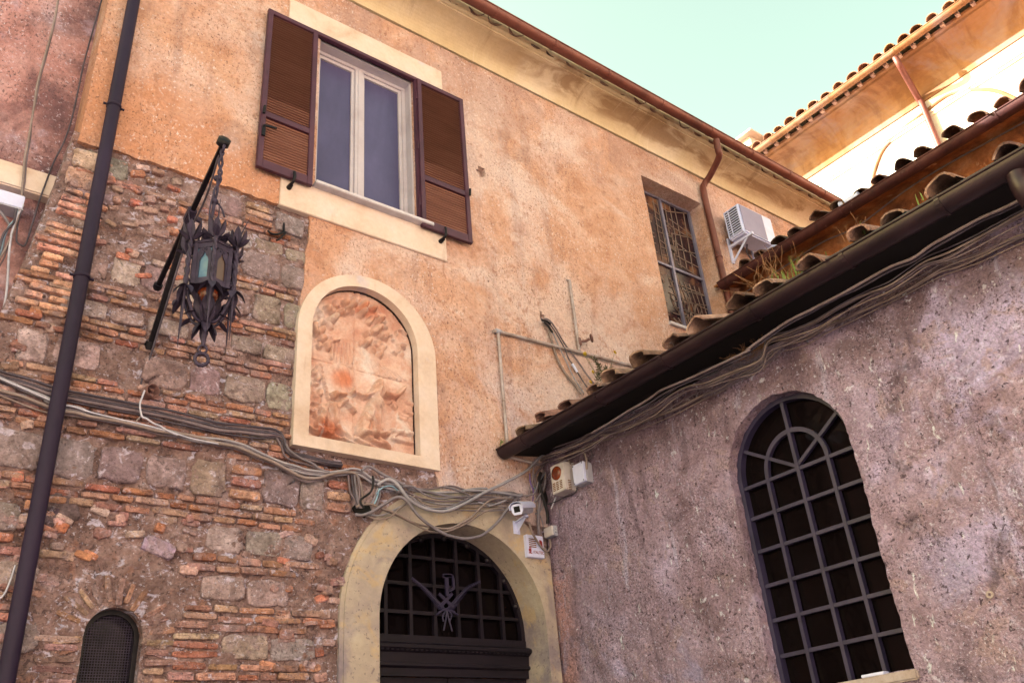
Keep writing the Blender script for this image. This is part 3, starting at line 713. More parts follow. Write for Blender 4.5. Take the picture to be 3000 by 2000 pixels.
def hand(cx, cz, s, m):                                      # open raised hand in beige came
    for k, (dx, ln) in enumerate(((-.055, .055), (-.028, .085), (0, .095), (.028, .085))):
        cm((cx+m*dx*s, cz), (cx+m*dx*1.35*s, cz+ln*s), .020)
    cm((cx+m*.03*s, cz-.03*s), (cx+m*.085*s, cz+.03*s), .024)
    for k in range(4): cm((cx-m*.055*s, cz-.012*k*s), (cx+m*.035*s, cz-.012*k*s), .034)
    cm((cx-m*.01*s, cz-.03), (cx+m*.03, cz-.16), .05)
hand(.15, .74, 1.1, 1); hand(.55, .66, 1.2, -1)
for k in range(14):                                          # rounded shapes: bowl, heads, scrolls
    a0 = math.pi*k/13; a1 = math.pi*(k+1)/13
    cm((.17+.12*math.cos(a0), .36+.05*math.sin(a0)), (.17+.12*math.cos(a1), .36+.05*math.sin(a1)), .045)
    cm((.50+.13*math.cos(a0), .27-.09*math.sin(a0)), (.50+.13*math.cos(a1), .27-.09*math.sin(a1)), .03)
    for q in range(3):
        cm((.09+.08*q+.035*math.cos(a0*2), .06+.012*math.sin(a0*2)), (.09+.08*q+.035*math.cos(a1*2), .06+.012*math.sin(a1*2)), .016)
came.build('lead_cames', MT['leadcame'], sgo)
s = MB(); s.box((x0-.1, .34, z0-.1), (x1+.1, .36, z1+.1)); s.build('interior', MT['dark'], sgo)

# --- door: painted surround, barred fanlight with emblem, entablature, dark leaves
DX0, DX1, DSP = -1.785, -.139, 2.995; dc = (DX0+DX1)/2; dr = (DX1-DX0)/2; DY = .285
inn = arch(DX0, DX1, 0, DSP, 48)
out = [(dc-1.15, 0)]+[(dc-(1.15)*math.cos(math.pi*k/48), DSP+1.14*math.sin(math.pi*k/48)) for k in range(49)]+[(dc+1.15, 0)]
out = [(min(x, -.008), z) for x, z in out]
def lerp(t): return [(a[0]*(1-t)+b[0]*t, a[1]*(1-t)+b[1]*t) for a, b in zip(inn, out)]
ds = MB()
ds.ring(inn, lerp(.9), (0, 0, 0), X3, Z3, Vector((0, -1, 0)), .045); ds.ring(lerp(.9), out, (0, 0, 0), X3, Z3, Vector((0, -1, 0)), .03)
ds.add([(x, -.001, z) for x, z in inn]+[(x, DY+.08, z) for x, z in inn], [(i, i+1, len(inn)+i+1, len(inn)+i) for i in range(len(inn)-1)], True)
ds.build('door_surround', MT['surround'], bld)
def dq(x, y, yy=DY): return A(900+x/2.091, 1250+y/2.091, yy)
TZ = (dq(430, 1320)[2]+dq(1340, 1345)[2])/2
dg = MB()
hz = [(dq(470, 960)[2]+dq(1180, 998)[2])/2, (dq(470, 1132)[2]+dq(1180, 1165)[2])/2, (dq(620, 795)[2]+dq(1040, 835)[2])/2]
step = abs(hz[0]-hz[1])
def half(z): return dr if z < DSP else math.sqrt(max(0, dr*dr-(z-DSP)**2))
for z in hz: dg.box((dc-half(z), DY-.012, z-.014), (dc+half(z), DY+.012, z+.014))
xs = [dq(x, 960)[0] for x in (475, 625, 770, 908, 1045, 1178)]
gap = (xs[-1]-xs[0])/5
for k in range(-1, 7):
    x = xs[0]+gap*k
    if DX0+.03 < x < DX1-.02: dg.box((x-.015, DY-.018, TZ), (x+.015, DY-.013, DSP+math.sqrt(max(0, dr*dr-(x-dc)**2)))); dg.box((x-.015, DY-.0125, TZ), (x+.015, DY+.018, DSP+math.sqrt(max(0, dr*dr-(x-dc)**2))))
a1 = arch(DX0+.04, DX1-.04, TZ, DSP, 40); a2 = arch(DX0, DX1, TZ, DSP, 40)
dg.ring(a1, a2, (0, DY-.02, 0), X3, Z3, Y3, .05)
for k in range(1, 40, 4):
    dg.lathe((a1[k][0], DY-.02, a1[k][1]), (0, -1, 0), [(0, .03), (.012, .028), (.022, .012), (.024, 0)], 8)
dg.box((DX0, DY-.03, TZ-.01), (DX1, DY+.03, TZ+.055), .004)
dgo = dg.build('fanlight_grille', MT['doorwood'], bld)
e = MB()
def dp(x, y): p = dq(x, y, DY-.03); return p
e.bar(dp(851, 905), dp(858, 1035), .034, .018, (0, 1, 0))
pb = [dp(x, y) for x, y in ((830, 915), (880, 912), (893, 925), (896, 985), (882, 1000), (862, 1000))]
for i in range(len(pb)-1): e.bar(pb[i], pb[i+1], .022, .018, (0, 1, 0))
for z in (908,): e.bar(dp(830, z), dp(885, z+2), .026, .018, (0, 1, 0))
e.bar(dp(806, 1022), dp(893, 1102), .026, .018, (0, 1, 0)); e.bar(dp(887, 1020), dp(812, 1102), .026, .02, (0, 1, 0))
for pts, sg in ((((852, 1118), (812, 1090), (765, 1040), (712, 985), (640, 924)), 1), (((852, 1118), (890, 1090), (935, 1040), (985, 985), (1060, 945)), -1)):
    P = spline([dp(*p) for p in pts], 7); e.tube(P, .007, 6)
    for i in range(2, len(P)-1):
        t = (P[min(i+1, len(P)-1)]-P[i-1]).normalized(); nn = Vector((-t.z, 0, t.x)); L = .060*(1-i/len(P)*.6)
        for sd_ in (-1, 1):
            e.tube([P[i], P[i]+(t*.75+nn*sd_*.65)*L*.6, P[i]+(t*.9+nn*sd_*.55+Vector((0, 0, -.12)))*L], .004, 5, True, [.0035, .003, .0015])
for pts in (((800, 1095), (850, 1115), (905, 1130)), ((800, 1135), (850, 1112), (915, 1090)), ((855, 1120), (850, 1170), (836, 1245)), ((855, 1120), (868, 1180), (888, 1250)), ((850, 1120), (830, 1160), (835, 1190)), ((858, 1120), (885, 1150), (872, 1190)), ((790, 1150), (850, 1118), (925, 1150))):
    e.tube(spline([dp(*p) for p in pts], 6), .007, 6)
e.build('chi_rho_emblem', MT['windowiron'], dgo)
s = MB(); s.add([(x, DY+.045, z) for x, z in arch(DX0, DX1, TZ, DSP, 40)], [tuple(range(43))]); s.build('pane', MT['pane'], dgo)
en = MB(); bz = TZ-.01
pf = [(0, 0), (.06, 0), (.10, -.02), (.10, -.045), (.075, -.06), (.05, -.075), (.045, -.15), (.06, -.155), (.06, -.175), (.03, -.19), (.03, -.25), (0, -.25)]
en.sweep([(d, z) for d, z in pf], (0, DY, bz), (0, -1, 0), Z3, [(DX0-.0, 0, 0), (DX1, 0, 0)], closed=True)
x = DX0+.02
while x < DX1-.02: en.box((x, DY-.085, bz-.064), (x+.022, DY-.052, bz-.046)); x += .045
en.build('door_entablature', MT['doorwood'], bld)
dl = MB(); dl.box((DX0, DY+.01, 0), (dc-.004, DY+.06, bz-.252), .004); dl.box((dc+.004, DY+.01, 0), (DX1, DY+.06, bz-.252), .004)
for a, b in ((DX0+.12, dc-.12), (dc+.12, DX1-.12)):
    for z in (.3, 1.3): dl.box((a, DY-.01, z), (b, DY+.008, z+.85), .012)
dl.build('door', MT['doorwood'], bld)

# --- little arched window with mesh, bottom left
lw = MB(); yy = .10
ia = arch(SWX-SWR+.03, SWX+SWR-.03, 1.95, SWS, 24); oa = arch(SWX-SWR, SWX+SWR, 1.95, SWS, 24)
lw.ring(ia, oa, (0, yy-.02, 0), X3, Z3, Y3, .05)
lwo = lw.build('small_arched_window', MT['blackiron'], bld)
s = MB()
for k in range(-9, 10):
    x = SWX+k*.0165; h = SWS+math.sqrt(max(0, (SWR-.03)**2-(x-SWX)**2)); s.box((x-.0018, yy, 1.95), (x+.0018, yy+.004, h))
z = 1.96
while z < SWS+SWR-.03:
    h = (SWR-.03) if z < SWS else math.sqrt(max(0, (SWR-.03)**2-(z-SWS)**2)); s.box((SWX-h, yy-.005, z-.0018), (SWX+h, yy-.001, z+.0018)); z += .0165
s.build('wire_mesh', MT['iron'], lwo)
s = MB(); s.box((SWX-.3, .17, 1.8), (SWX+.3, .19, 3.1)); s.build('pane', MT['pane'], lwo)
# ================================================================== SIDE WING (wall on x = 0, running towards the viewer)
wing = thing('side_wing', 'low wing with pitted mauve plaster, tall arched iron window and mossy tile eaves', 'building', (0, -3, 0))
AW = (-3.166, -2.150); ASP, AZB = 3.632, 2.165; ac = sum(AW)/2; ar = (AW[1]-AW[0])/2
aw = arch(AW[0], AW[1], AZB, ASP, 40)
def keepB(u, v): return ~inside(aw, u, v)
def posB(u, v, d):
    pt = np.clip((fbm(u*1.5, v*1.5, 63, 5)-.02)/.03, 0, 1); pt2 = np.clip((fbm(u*4, v*4, 68, 4)-.16)/.05, 0, 1)
    n = 0.035*fbm(u*1.6, v*1.6, 51, 3)+0.026*fbm(u*9, v*9, 57, 4)-.014*pt-.016*pt2
    e = np.abs(np.hypot((u-ac), np.maximum(v-ASP, 0))-ar) if False else 0
    return np.stack([-0.0-n+d, u, v], -1)
awj = []
for (a_, b_) in zip(aw, aw[1:]+aw[:1]):                      # chipped plaster rim
    n_ = max(1, int(math.hypot(b_[0]-a_[0], b_[1]-a_[1])/.035))
    for k in range(n_): awj.append((a_[0]+(b_[0]-a_[0])*k/n_+random.uniform(-.007, .007), a_[1]+(b_[1]-a_[1])*k/n_+random.uniform(-.007, .007)))
awc = np.array(awj+[awj[0]])
mb = gridwall(frange(-9.5, 0.0, 0.028, AW), frange(0, 4.80, 0.028, (AZB,)), keepB, posB, [awc], lambda u, v: 0.30 if AW[0]-.03 < u < AW[1]+.03 and AZB-.03 < v < ASP+ar+.03 else .05, .035)
mb.build('wing_wall', MT['mauve'], wing)
IX = .125
r0 = arch(AW[0]+.035, AW[1]-.035, AZB, ASP, 36); r1 = arch(AW[0]-.02, AW[1]+.02, AZB, ASP, 36)
s = MB(); s.ring(r0, r1, (IX-.03, 0, 0), Y3, Z3, X3, .06)
def bq(x, y): return B(2000+x/1.568, 1000+y/1.568, IX)
cy = np.mean([bq(*p)[1] for p in ((480, 340), (590, 780), (650, 1040), (700, 1290))])
vb = [np.mean([bq(*p)[1] for p in ((405, 640), (455, 890), (520, 1190))]), cy, np.mean([bq(*p)[1] for p in ((690, 560), (760, 860), (830, 1150))])]
fz = bq(530, 572)[2]
for k, y in enumerate(vb):
    zt = fz if k != 1 else ASP+ar
    s.box((IX-.022, y-.0135, AZB), (IX-.0165, y+.0135, zt)); s.box((IX-.016, y-.0135, AZB), (IX+.02, y+.0135, zt))
pairs = [((300, 672), (815, 480)), ((330, 815), (820, 640)), ((355, 970), (860, 800)), ((380, 1130), (910, 970)), ((420, 1285), (950, 1145)), ((450, 1445), (1000, 1328))]
zz = sorted([(bq(*a)[2]+bq(*b)[2])/2 for a, b in pairs]); 
for z in zz: s.box((IX-.017, AW[0]+.03, z-.0125), (IX+.016, AW[1]-.03, z+.0125))
zs = zz[-1]
hr_ = (max(vb)-min(vb))/2; hc = (max(vb)+min(vb))/2
s.ring([(hc+(hr_-.016)*math.cos(math.pi*k/24), fz+(hr_-.016)*1.04*math.sin(math.pi*k/24)) for k in range(25)],
       [(hc+(hr_+.016)*math.cos(math.pi*k/24), fz+(hr_+.016)*1.04*math.sin(math.pi*k/24)) for k in range(25)], (IX-.019, 0, 0), Y3, Z3, X3, .034)
for a in (32, 148):
    d = Vector((0, math.cos(R_(a)), math.sin(R_(a)))); p0 = Vector((IX, hc, fz)); L = 1.0
    while True:
        q = p0+d*L
        if math.hypot(q.y-ac, max(q.z-ASP, 0)) < ar-.02 and abs(q.y-ac) < ar-.02: break
        L -= .01
    s.bar(p0, q, .025, .028, (1, 0, 0))
wo = s.build('arched_window', MT['windowiron'], wing)
s = MB(); s.add([(IX+.03, y, z) for y, z in r1], [tuple(range(len(r1)))]); s.build('pane', MT['pane'], wo)
s = MB(); s.box((-.02, AW[0]-.02, AZB-.06), (.30, AW[1]+.02, AZB-.001), .01); s.build('sill', MT['conduit'], wo)
s = MB(); s.box((.5, AW[0]-.4, AZB-.4), (.52, AW[1]+.4, ASP+1)); s.build('interior', MT['dark'], wo)
# eaves board, rafters and roof
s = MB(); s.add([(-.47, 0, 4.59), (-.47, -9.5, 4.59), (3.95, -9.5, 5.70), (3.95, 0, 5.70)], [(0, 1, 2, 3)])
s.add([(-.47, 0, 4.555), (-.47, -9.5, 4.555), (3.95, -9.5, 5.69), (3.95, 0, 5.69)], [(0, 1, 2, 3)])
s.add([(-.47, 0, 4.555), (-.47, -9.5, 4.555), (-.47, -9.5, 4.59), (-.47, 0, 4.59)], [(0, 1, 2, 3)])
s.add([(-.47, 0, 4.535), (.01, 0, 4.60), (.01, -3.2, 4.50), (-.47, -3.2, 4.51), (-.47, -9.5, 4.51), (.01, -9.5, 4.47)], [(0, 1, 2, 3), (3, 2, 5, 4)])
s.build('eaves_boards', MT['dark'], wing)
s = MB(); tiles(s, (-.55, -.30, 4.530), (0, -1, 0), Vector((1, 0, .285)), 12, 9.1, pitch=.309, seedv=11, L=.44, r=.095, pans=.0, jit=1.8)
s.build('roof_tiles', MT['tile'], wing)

def gutter(name, label, a, b, r, mat, brackets, group=None, endcap=True):
    a = Vector(a); b = Vector(b); t = thing(name, label, 'gutter', a, group); d = (b-a).normalized(); L = (b-a).length
    sd_ = d.cross(Z3).normalized(); s = MB(); N = 12; vs = []; fs = []
    for p in (a, b):
        for rr in (r, r-.006):
            for k in range(N+1):
                q = math.pi+math.pi*k/N; vs.append(p+sd_*math.cos(q)*rr+Z3*math.sin(q)*rr)
    m = N+1
    for k in range(N):
        fs += [(k, k+1, 2*m+k+1, 2*m+k), (m+k, 3*m+k, 3*m+k+1, m+k+1)]
    s.add(vs, fs, True)
    for p in (a, b):
        s.add([p+sd_*math.cos(math.pi+math.pi*k/N)*r+Z3*math.sin(math.pi+math.pi*k/N)*r for k in range(N+1)], [tuple(range(N+1))])
    for sg in (-1, 1): s.tube([a+sd_*sg*r, b+sd_*sg*r], .011, 6)
    s.build('trough', mat, t)
    for f in brackets:
        p = a+d*f; q = MB()
        pts = [p+sd_*math.cos(math.pi+math.pi*k/N)*(r+.004)+Z3*math.sin(math.pi+math.pi*k/N)*(r+.004) for k in range(N+1)]
        for i in range(N): q.bar(pts[i], pts[i+1], .028, .006, (pts[i]+pts[i+1])/2-p)
        q.build('bracket', mat, t)
    return t
gutter('gutter', 'dark brown gutter under the mossy tiles of the low wing', (-.475, -.06, 4.565), (-.475, -9.4, 4.555), .082, MT['darkgutter'], [.35, 1.35, 2.1, 2.95, 3.7, 4.35])
gutter('gutter', 'long copper red gutter along the top of the orange facade', (-4.6, -.585, 9.915), (8.1, -.585, 9.915), .075, MT['copper'], [2.2, 3.2, 4.1, 5.0, 5.9, 6.9, 7.9, 8.8, 9.7, 10.6])
gutter('gutter', 'rusty brown gutter on the set back ochre wall above the wing', (3.44, -.10, 7.63), (3.44, -9.4, 7.63), .085, MT['rustgutter'], [.9, 1.9, 2.9, 3.8, 4.6])

# ================================================================== UPPER SET-BACK WALL behind the wing roof
up = thing('upper_wing', 'set back upper storey with stained rusty ochre wall and dark tile edge', 'building', (4, -4, 0))
mb = gridwall(frange(-9.5, 0.0, 0.05), frange(5.0, 7.75, 0.05), lambda u, v: u < 99, lambda u, v, d: np.stack([3.93-.03*fbm(u*3, v*3, 71, 4)+d, u, v], -1))
mb.build('ochre_wall', MT['ochre_wall'], up)
s = MB(); s.add([(3.42, 0, 7.66), (3.42, -9.5, 7.66), (9.9, -9.5, 9.4), (9.9, 0, 9.4)], [(0, 1, 2, 3)]); s.add([(3.42, 0, 7.63), (3.42, -9.5, 7.63), (9.9, -9.5, 9.37), (9.9, 0, 9.37)], [(0, 1, 2, 3)])
s.add([(3.42, 0, 7.63), (3.42, -9.5, 7.63), (3.42, -9.5, 7.66), (3.42, 0, 7.66)], [(0, 1, 2, 3)])
s.build('eaves_boards', MT['ochre_wall'], up)
s = MB(); tiles(s, (3.36, -.40, 7.605), (0, -1, 0), Vector((1, 0, .285)), 6, 9.0, pitch=.289, seedv=23, r=.098, pans=.0, jit=1.6, cols=[(120, 104, 92), (104, 90, 82), (134, 116, 100)])
s.build('roof_tiles', MT['tile'], up)

# ================================================================== FAR BUILDING in the sun
fx = 9.9
far = thing('far_building', 'tall sunlit cream building with deep stained ochre eaves and tiled roof', 'building', (11, -3, 0))
zb = B(2343, 536, fx-.02)[2]; zt = B(2216, 469, 9.2)[2]; zm = B(2368, 554, fx-.06)[2]
s = MB(); s.box((fx, 3.2, 0), (fx+6, -14, zt+.02)); s.build('wall', MT['pale_wall'], far)
pf = [(0, zb-.02), (.03, zb-.02), (.03, zb+.02)]
for k in range(9):
    a = math.pi/2*k/8*.9; pf.append((.03+.55*(1-math.cos(a)), zb+.02+(zt-zb-.10)*math.sin(a)/math.sin(math.pi/2*.9)))
pf += [(.55, zt-.075), (.60, zt-.07), (.62, zt-.03), (.68, zt-.02), (.70, zt+.02), (0, zt+.05)]
s = MB(); s.sweep([(d, z) for d, z in pf], (fx, 0, 0), (-1, 0, 0), Z3, [(0, y, 0) for y in np.linspace(3.3, -14, 40)], closed=True)
for q, o in ((.16, .014), (.26, .012)):
    pass
s.build('cornice', MT['soffit'], far)
s = MB(); s.box((fx-.05, 3.2, zm-.05), (fx+.01, -14, zm-.005), .008); s.box((fx-.03, 3.2, zm-.12), (fx+.01, -14, zm-.055), .008); s.build('string_moulding', MT['pale_wall'], far)
ap = [B(*p, fx) for p in cr(2100, 0, 2.24, ((1020, 1230), (1030, 1150), (1080, 1010), (1140, 930), (1200, 865), (1290, 795), (1370, 735), (1450, 672), (1530, 622), (1640, 592), (1760, 588), (1860, 606), (1960, 650)))]
s = MB(); s.tube(spline(ap, 6), .04, 8); s.build('arch_moulding', MT['soffit'], far)
s = MB(); s.add([(9.05, 3.3, 14.16), (9.05, -14, 14.16), (14, -14, 15.7), (14, 3.3, 15.7)], [(0, 1, 2, 3)])
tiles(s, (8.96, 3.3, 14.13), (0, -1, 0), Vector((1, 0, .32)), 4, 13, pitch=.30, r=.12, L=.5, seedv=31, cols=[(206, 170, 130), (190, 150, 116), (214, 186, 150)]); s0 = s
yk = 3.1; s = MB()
while yk > -13: s0.cur = (1.5, 1.3, 1.1); s0.box((9.10, yk-.035, 14.04), (9.2, yk+.035, 14.13)); yk -= .30  # over-bright pale blocks stand in for sunlit gaps under the tiles
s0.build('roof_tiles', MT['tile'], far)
s = MB(); q = B(2165, 430, 9.4)
s.box((9.2, q[1]-.45, q[2]-.35), (10.2, q[1]+.4, q[2]-.10), .01); s.box((9.05, q[1]-.6, q[2]-.10), (10.3, q[1]+.5, q[2]-.04), .01); s.box((9.0, q[1]-.1, q[2]-.04), (10.3, q[1]+.1, q[2]+.04), .02)
s.build('chimney', MT['pale_wall'], far)
gutter('gutter', 'thin sunlit gutter high under the far cream roof', (9.0, 3.2, 14.13), (9.0, -13, 14.13), .085, MT['soffit'], [1.6, 3.1, 4.6, 6.0, 7.4])

# ================================================================== NEIGHBOUR on the left, set back a little
ly = .37
nb = thing('neighbour_building', 'pink plaster house set back at the left edge with pale stone ledge', 'building', (-7, 1, 0))
mb = gridwall(frange(-9.5, -4.3, 0.05), frange(0, 11, 0.05), lambda u, v: u < 99, lambda u, v, d: np.stack([u, ly-.02*fbm(u*1.5, v*1.5, 81, 3)-.02*fbm(u*7, v*7, 84, 4)+d, v], -1))
mb.build('wall', MT['pinkwall'], nb)
e1 = A(86, 490, ly-.10)[2]; e0 = A(86, 560, ly-.10)[2]
s = MB(); s.box((-9.5, ly-.10, e0), (-4.425, ly+.1, e1), .012); s.build('stone_ledge', MT['cream'], nb)

# ================================================================== HOUSE ACROSS THE STREET (unseen behind the viewer; added so its sunlit front lights the shaded facade)
op = thing('unseen_bounce_house', 'unseen ochre house added behind the viewer to bounce sunlight onto the orange building', 'building', (-6, -15, 0))
s = MB(); s.box((-24, -13.5, 0), (10, -22, 11.5)); s.build('wall', MT['pale_wall'], op)
s = MB(); s.box((-24.3, -13.1, 11.5), (10.3, -22.3, 11.8), .05); s.build('roof', MT['tile'], op)
for z in (1.4, 4.9, 8.3):
    for k in range(8):
        x = -21.5+4*k; s = MB(); s.box((x-.55, -13.46, z), (x+.55, -13.52, z+1.9)); wn = s.build('window', MT['shutter'], op)
        s = MB(); s.box((x-.7, -13.36, z-.1), (x+.7, -13.5, z-.005)); s.build('sill', MT['marble'], wn)

# ================================================================== DOWNPIPES
def downpipe(label, pts, r, mat, collars=(), smooth=True, group=None):
    P = [Vector(p) for p in pts]; t = thing('downpipe', label, 'downpipe', P[-1], group)
    s = MB(); s.tube(spline(P, 8) if smooth else P, r, 14); s.build('pipe', mat, t)
    for c, ax in collars:
        q = MB(); q.lathe(Vector(c)-Vector(ax)*.014, ax, [(0, r), (0, r+.006), (.028, r+.006), (.028, r)], 16)
        sx = Vector(ax).cross(Y3 if abs(ax[1]) < .5 else X3).normalized()
        q.tube([Vector(c)+sx*(r), Vector(c)+sx*(r+.03)], .010, 6); q.tube([Vector(c)-sx*(r), Vector(c)-sx*(r+.03)], .010, 6)
        q.build('clamp', mat, t)
    return t
py = -.12
top = A(391, 0, py); bot = A(22, 1977, py); px_ = (top[0]+bot[0])/2; pr = abs(A(130, 1050, py)[0]-A(180, 1050, py)[0])/2
cz = [A(327, 310, py)[2], A(226, 808, py)[2]]
downpipe('thick violet brown downpipe on the left end of the facade', [(px_, py, 11.0), (px_, py, 0.0)], pr, MT['pipe'], [((px_, py, z), (0, 0, 1)) for z in cz], False)
jp = [A(2098, 410, -.585), A(2104, 440, -.56), A(2106, 462, -.50), A(2080, 515, -.22), A(2064, 540, -.10)]
xw = A(2075, 620, -.085)[0]
jp += [Vector((xw, -.085, jp[-1].z-.18)), Vector((xw, -.085, 8.3)), Vector((xw, -.085, 7.4)), Vector((xw, -.085, 5.8))]
downpipe('reddish downpipe bending from the long gutter beside the stained glass window', jp, .047, MT['copper'], [((xw, -.085, A(2110, 756, -.085)[2]), (0, 0, 1))])
fp = [B(2622, 168, 9.0), B(2640, 200, 9.1), B(2690, 288, fx-.10), B(2703, 310, fx-.09)]
downpipe('slim sunlit downpipe crossing the far ochre eaves', fp+[Vector((fx-.09, fp[-1].y, fp[-1].z-.8)), Vector((fx-.09, fp[-1].y, 9))], .06, MT['copper'])
q = B(2983, 520, -.475); downpipe('short dark downpipe dropping from the wing gutter at the right edge', [q+Vector((0, 0, .02)), q+Vector((.0, 0, -.10)), q+Vector((.16, 0, -.26)), q+Vector((.40, 0, -.45)), q+Vector((.44, 0, -.8)), q+Vector((.44, 0, -4.3))], .055, MT['darkgutter'])

# ================================================================== RELIEF in its painted frame
RX0, RX1 = -2.555, -1.19; RZ0 = 4.258; rsp = 5.335
rel = thing('wall_relief', 'arched terracotta relief of a kneeling figure under clouds in a cream frame', 'relief', ((RX0+RX1)/2, 0, RZ0))
io = arch(-2.425, -1.385, 4.36, 5.375, 40); oo = arch(RX0, RX1, 4.36, rsp, 40)
s = MB(); s.ring(io, oo, (0, .02, 0), X3, Z3, Vector((0, -1, 0)), .085)
s.box((RX0, .02, RZ0), (RX1, -.065, 4.36)); 
s.build('frame', MT['cream'], rel)
nx, nz = 170, 250
gx = np.linspace(-2.45, -1.36, nx); gz = np.linspace(4.34, 5.91, nz); GX, GZ = np.meshgrid(gx, gz, indexing='ij')
Hh = .006*fbm(GX*9, GZ*9, 91, 4)
rq = lambda x, y: (lambda p: (p[0], p[2]))(A(830+x/2.45, 780+y/2.45))
CAPS = []
def cap(a, b, r, h, pw=.6): CAPS.append((rq(*a), rq(*b), r, h, pw))
# clouds
crn = random.Random(4)
for x, y in ((280, 330), (330, 300), (390, 270), (450, 250), (520, 250), (590, 270), (650, 300), (700, 340), (260, 400), (250, 470), (300, 510), (340, 400), (420, 320), (500, 300), (580, 330), (640, 370), (690, 400), (740, 430), (600, 470), (660, 460), (720, 490), (620, 530), (690, 540), (740, 560), (640, 590), (700, 610), (560, 540), (270, 570), (330, 540), (230, 440)):
    a = crn.uniform(0, 6.3); L = crn.uniform(10, 40)
    cap((x, y), (x+L*math.cos(a), y+L*math.sin(a)), crn.uniform(.022, .045), crn.uniform(.025, .06))
for x, y, r in ((470, 300, .022), (570, 330, .03), (350, 380, .035), (690, 385, .028)): cap((x, y), (x+5, y+5), r, .085, .5)
for k in range(14):
    x = 790+crn.uniform(-15, 75); y = 440+crn.uniform(0, 190); cap((x, y), (x+crn.uniform(5, 30), y+crn.uniform(-5, 30)), .010, .03)
# rays
for k in range(9): cap((560+12*k, 560+8*k), (640+32*k, 760+6*k), .008, .010)
# cross
cap((360, 500), (358, 650), .014, .022, .3); cap((310, 545), (410, 515), .014, .024, .3)
for k in range(5): cap((395+28*k, 540), (385+30*k, 680), .012, .012)
# kneeling friar, arms spread
cap((690, 830), (692, 855), .033, .065); cap((665, 850), (668, 880), .018, .045); cap((690, 890), (690, 910), .055, .055); cap((680, 900), (665, 990), .06, .062); cap((650, 900), (585, 930), .026, .05); cap((585, 930), (500, 900), .022, .045); cap((500, 900), (515, 870), .016, .04)
cap((730, 910), (810, 935), .028, .052); cap((810, 935), (865, 880), .024, .052); cap((865, 880), (880, 860), .014, .04)
cap((660, 990), (620, 1190), .065, .062); cap((640, 1000), (560, 1180), .05, .055); cap((680, 1000), (690, 1180), .045, .045); cap((560, 1200), (740, 1210), .03, .06); cap((600, 1230), (760, 1290), .022, .045); cap((690, 1240), (760, 1310), .018, .05)
cap((540, 1230), (690, 1310), .020, .03); cap((800, 1170), (930, 1190), .03, .03); cap((800, 1230), (930, 1260), .02, .03)
# seated companion, lower left
cap((365, 915), (370, 930), .03, .06); cap((400, 915), (445, 920), .022, .05); cap((390, 1000), (440, 960), .03, .05); cap((300, 1010), (260, 1150), .035, .06); cap((310, 1060), (350, 1170), .03, .05); cap((380, 1000), (380, 1100), .05, .045); cap((450, 960), (520, 1030), .022, .04)
cap((250, 1170), (340, 1190), .03, .055); cap((400, 1150), (480, 1240), .03, .05); cap((420, 1240), (500, 1280), .018, .06); cap((190, 1150), (260, 1200), .014, .045); cap((300, 1190), (420, 1240), .02, .045)
# rocks and tree at the left
for k in range(26):
    y = 690+crn.uniform(0, 420); x = 180+crn.uniform(0, 100)+max(0, (y-850)*.2); a = crn.uniform(0, 6.3)
    cap((x, y), (x+20*math.cos(a), y+20*math.sin(a)), crn.uniform(.012, .03), crn.uniform(.012, .035))
for k in range(8): cap((270+10*k, 700+38*k), (280+10*k, 720+38*k), .012, .03)
for k in range(10):
    y = 940+crn.uniform(0, 330); x = 760+crn.uniform(0, 150); cap((x, y), (x+crn.uniform(10, 50), y+crn.uniform(-15, 25)), crn.uniform(.012, .03), crn.uniform(.008, .025))
cap((440, 730), (440, 860), .07, .018, .4); cap((400, 720), (500, 850), .05, .016, .4)
for (p, q, r, h, pw) in CAPS:
    d = np.array(q)-np.array(p); L2 = (d*d).sum()+1e-9
    t = np.clip(((GX-p[0])*d[0]+(GZ-p[1])*d[1])/L2, 0, 1)
    e = np.hypot(GX-p[0]-t*d[0], GZ-p[1]-t*d[1])/r
    b = h*np.clip(1-e*e, 0, 1)**pw
    b = b*(1+.22*np.sin((GX*90+GZ*40)+8*vnoise(GX*14, GZ*14, 5))*(r > .028))
    Hh = np.where(b > Hh*.6, np.maximum(Hh, b*.85+Hh*.3), Hh)
Hh += .006*(fbm(GX*22, GZ*22, 95, 3))
for lx_ in (rq(525, 500)[0],): Hh -= .012*np.exp(-((GX-lx_-.0)/.004)**2)
for px__, pz_ in (((180, 640), (530, 720)), ((530, 730), (920, 830))):
    a, b = rq(*px__), rq(*pz_); zl = a[1]+(GX-a[0])*(b[1]-a[1])/(b[0]-a[0]); m = (GX > a[0]-.05) & (GX < b[0]); Hh -= m*.010*np.exp(-((GZ-zl)/.004)**2)
s = MB(); ok = inside(arch(-2.43, -1.38, 4.355, 5.37, 40), GX, GZ)
idx = -np.ones(GX.shape, int); idx[ok] = np.arange(ok.sum())
vs = [(GX[i, j], .045-1.9*Hh[i, j], GZ[i, j]) for i, j in zip(*np.nonzero(ok))]
fs = [(idx[i, j], idx[i+1, j], idx[i+1, j+1], idx[i, j+1]) for i in range(nx-1) for j in range(nz-1) if ok[i, j] and ok[i+1, j] and ok[i, j+1] and ok[i+1, j+1]]
s.add(vs, fs, True)
redm = np.clip(np.exp(-(((GX-rq(440, 800)[0])/.10)**2+((GZ-rq(440, 800)[1])/.09)**2)**2)+np.exp(-(((GX-rq(320, 1180)[0])/.12)**2+((GZ-rq(320, 1180)[1])/.10)**2)**2)+.8*np.exp(-(((GX-rq(600, 310)[0])/.15)**2+((GZ-rq(600, 310)[1])/.05)**2)**2), 0, 1)[ok]
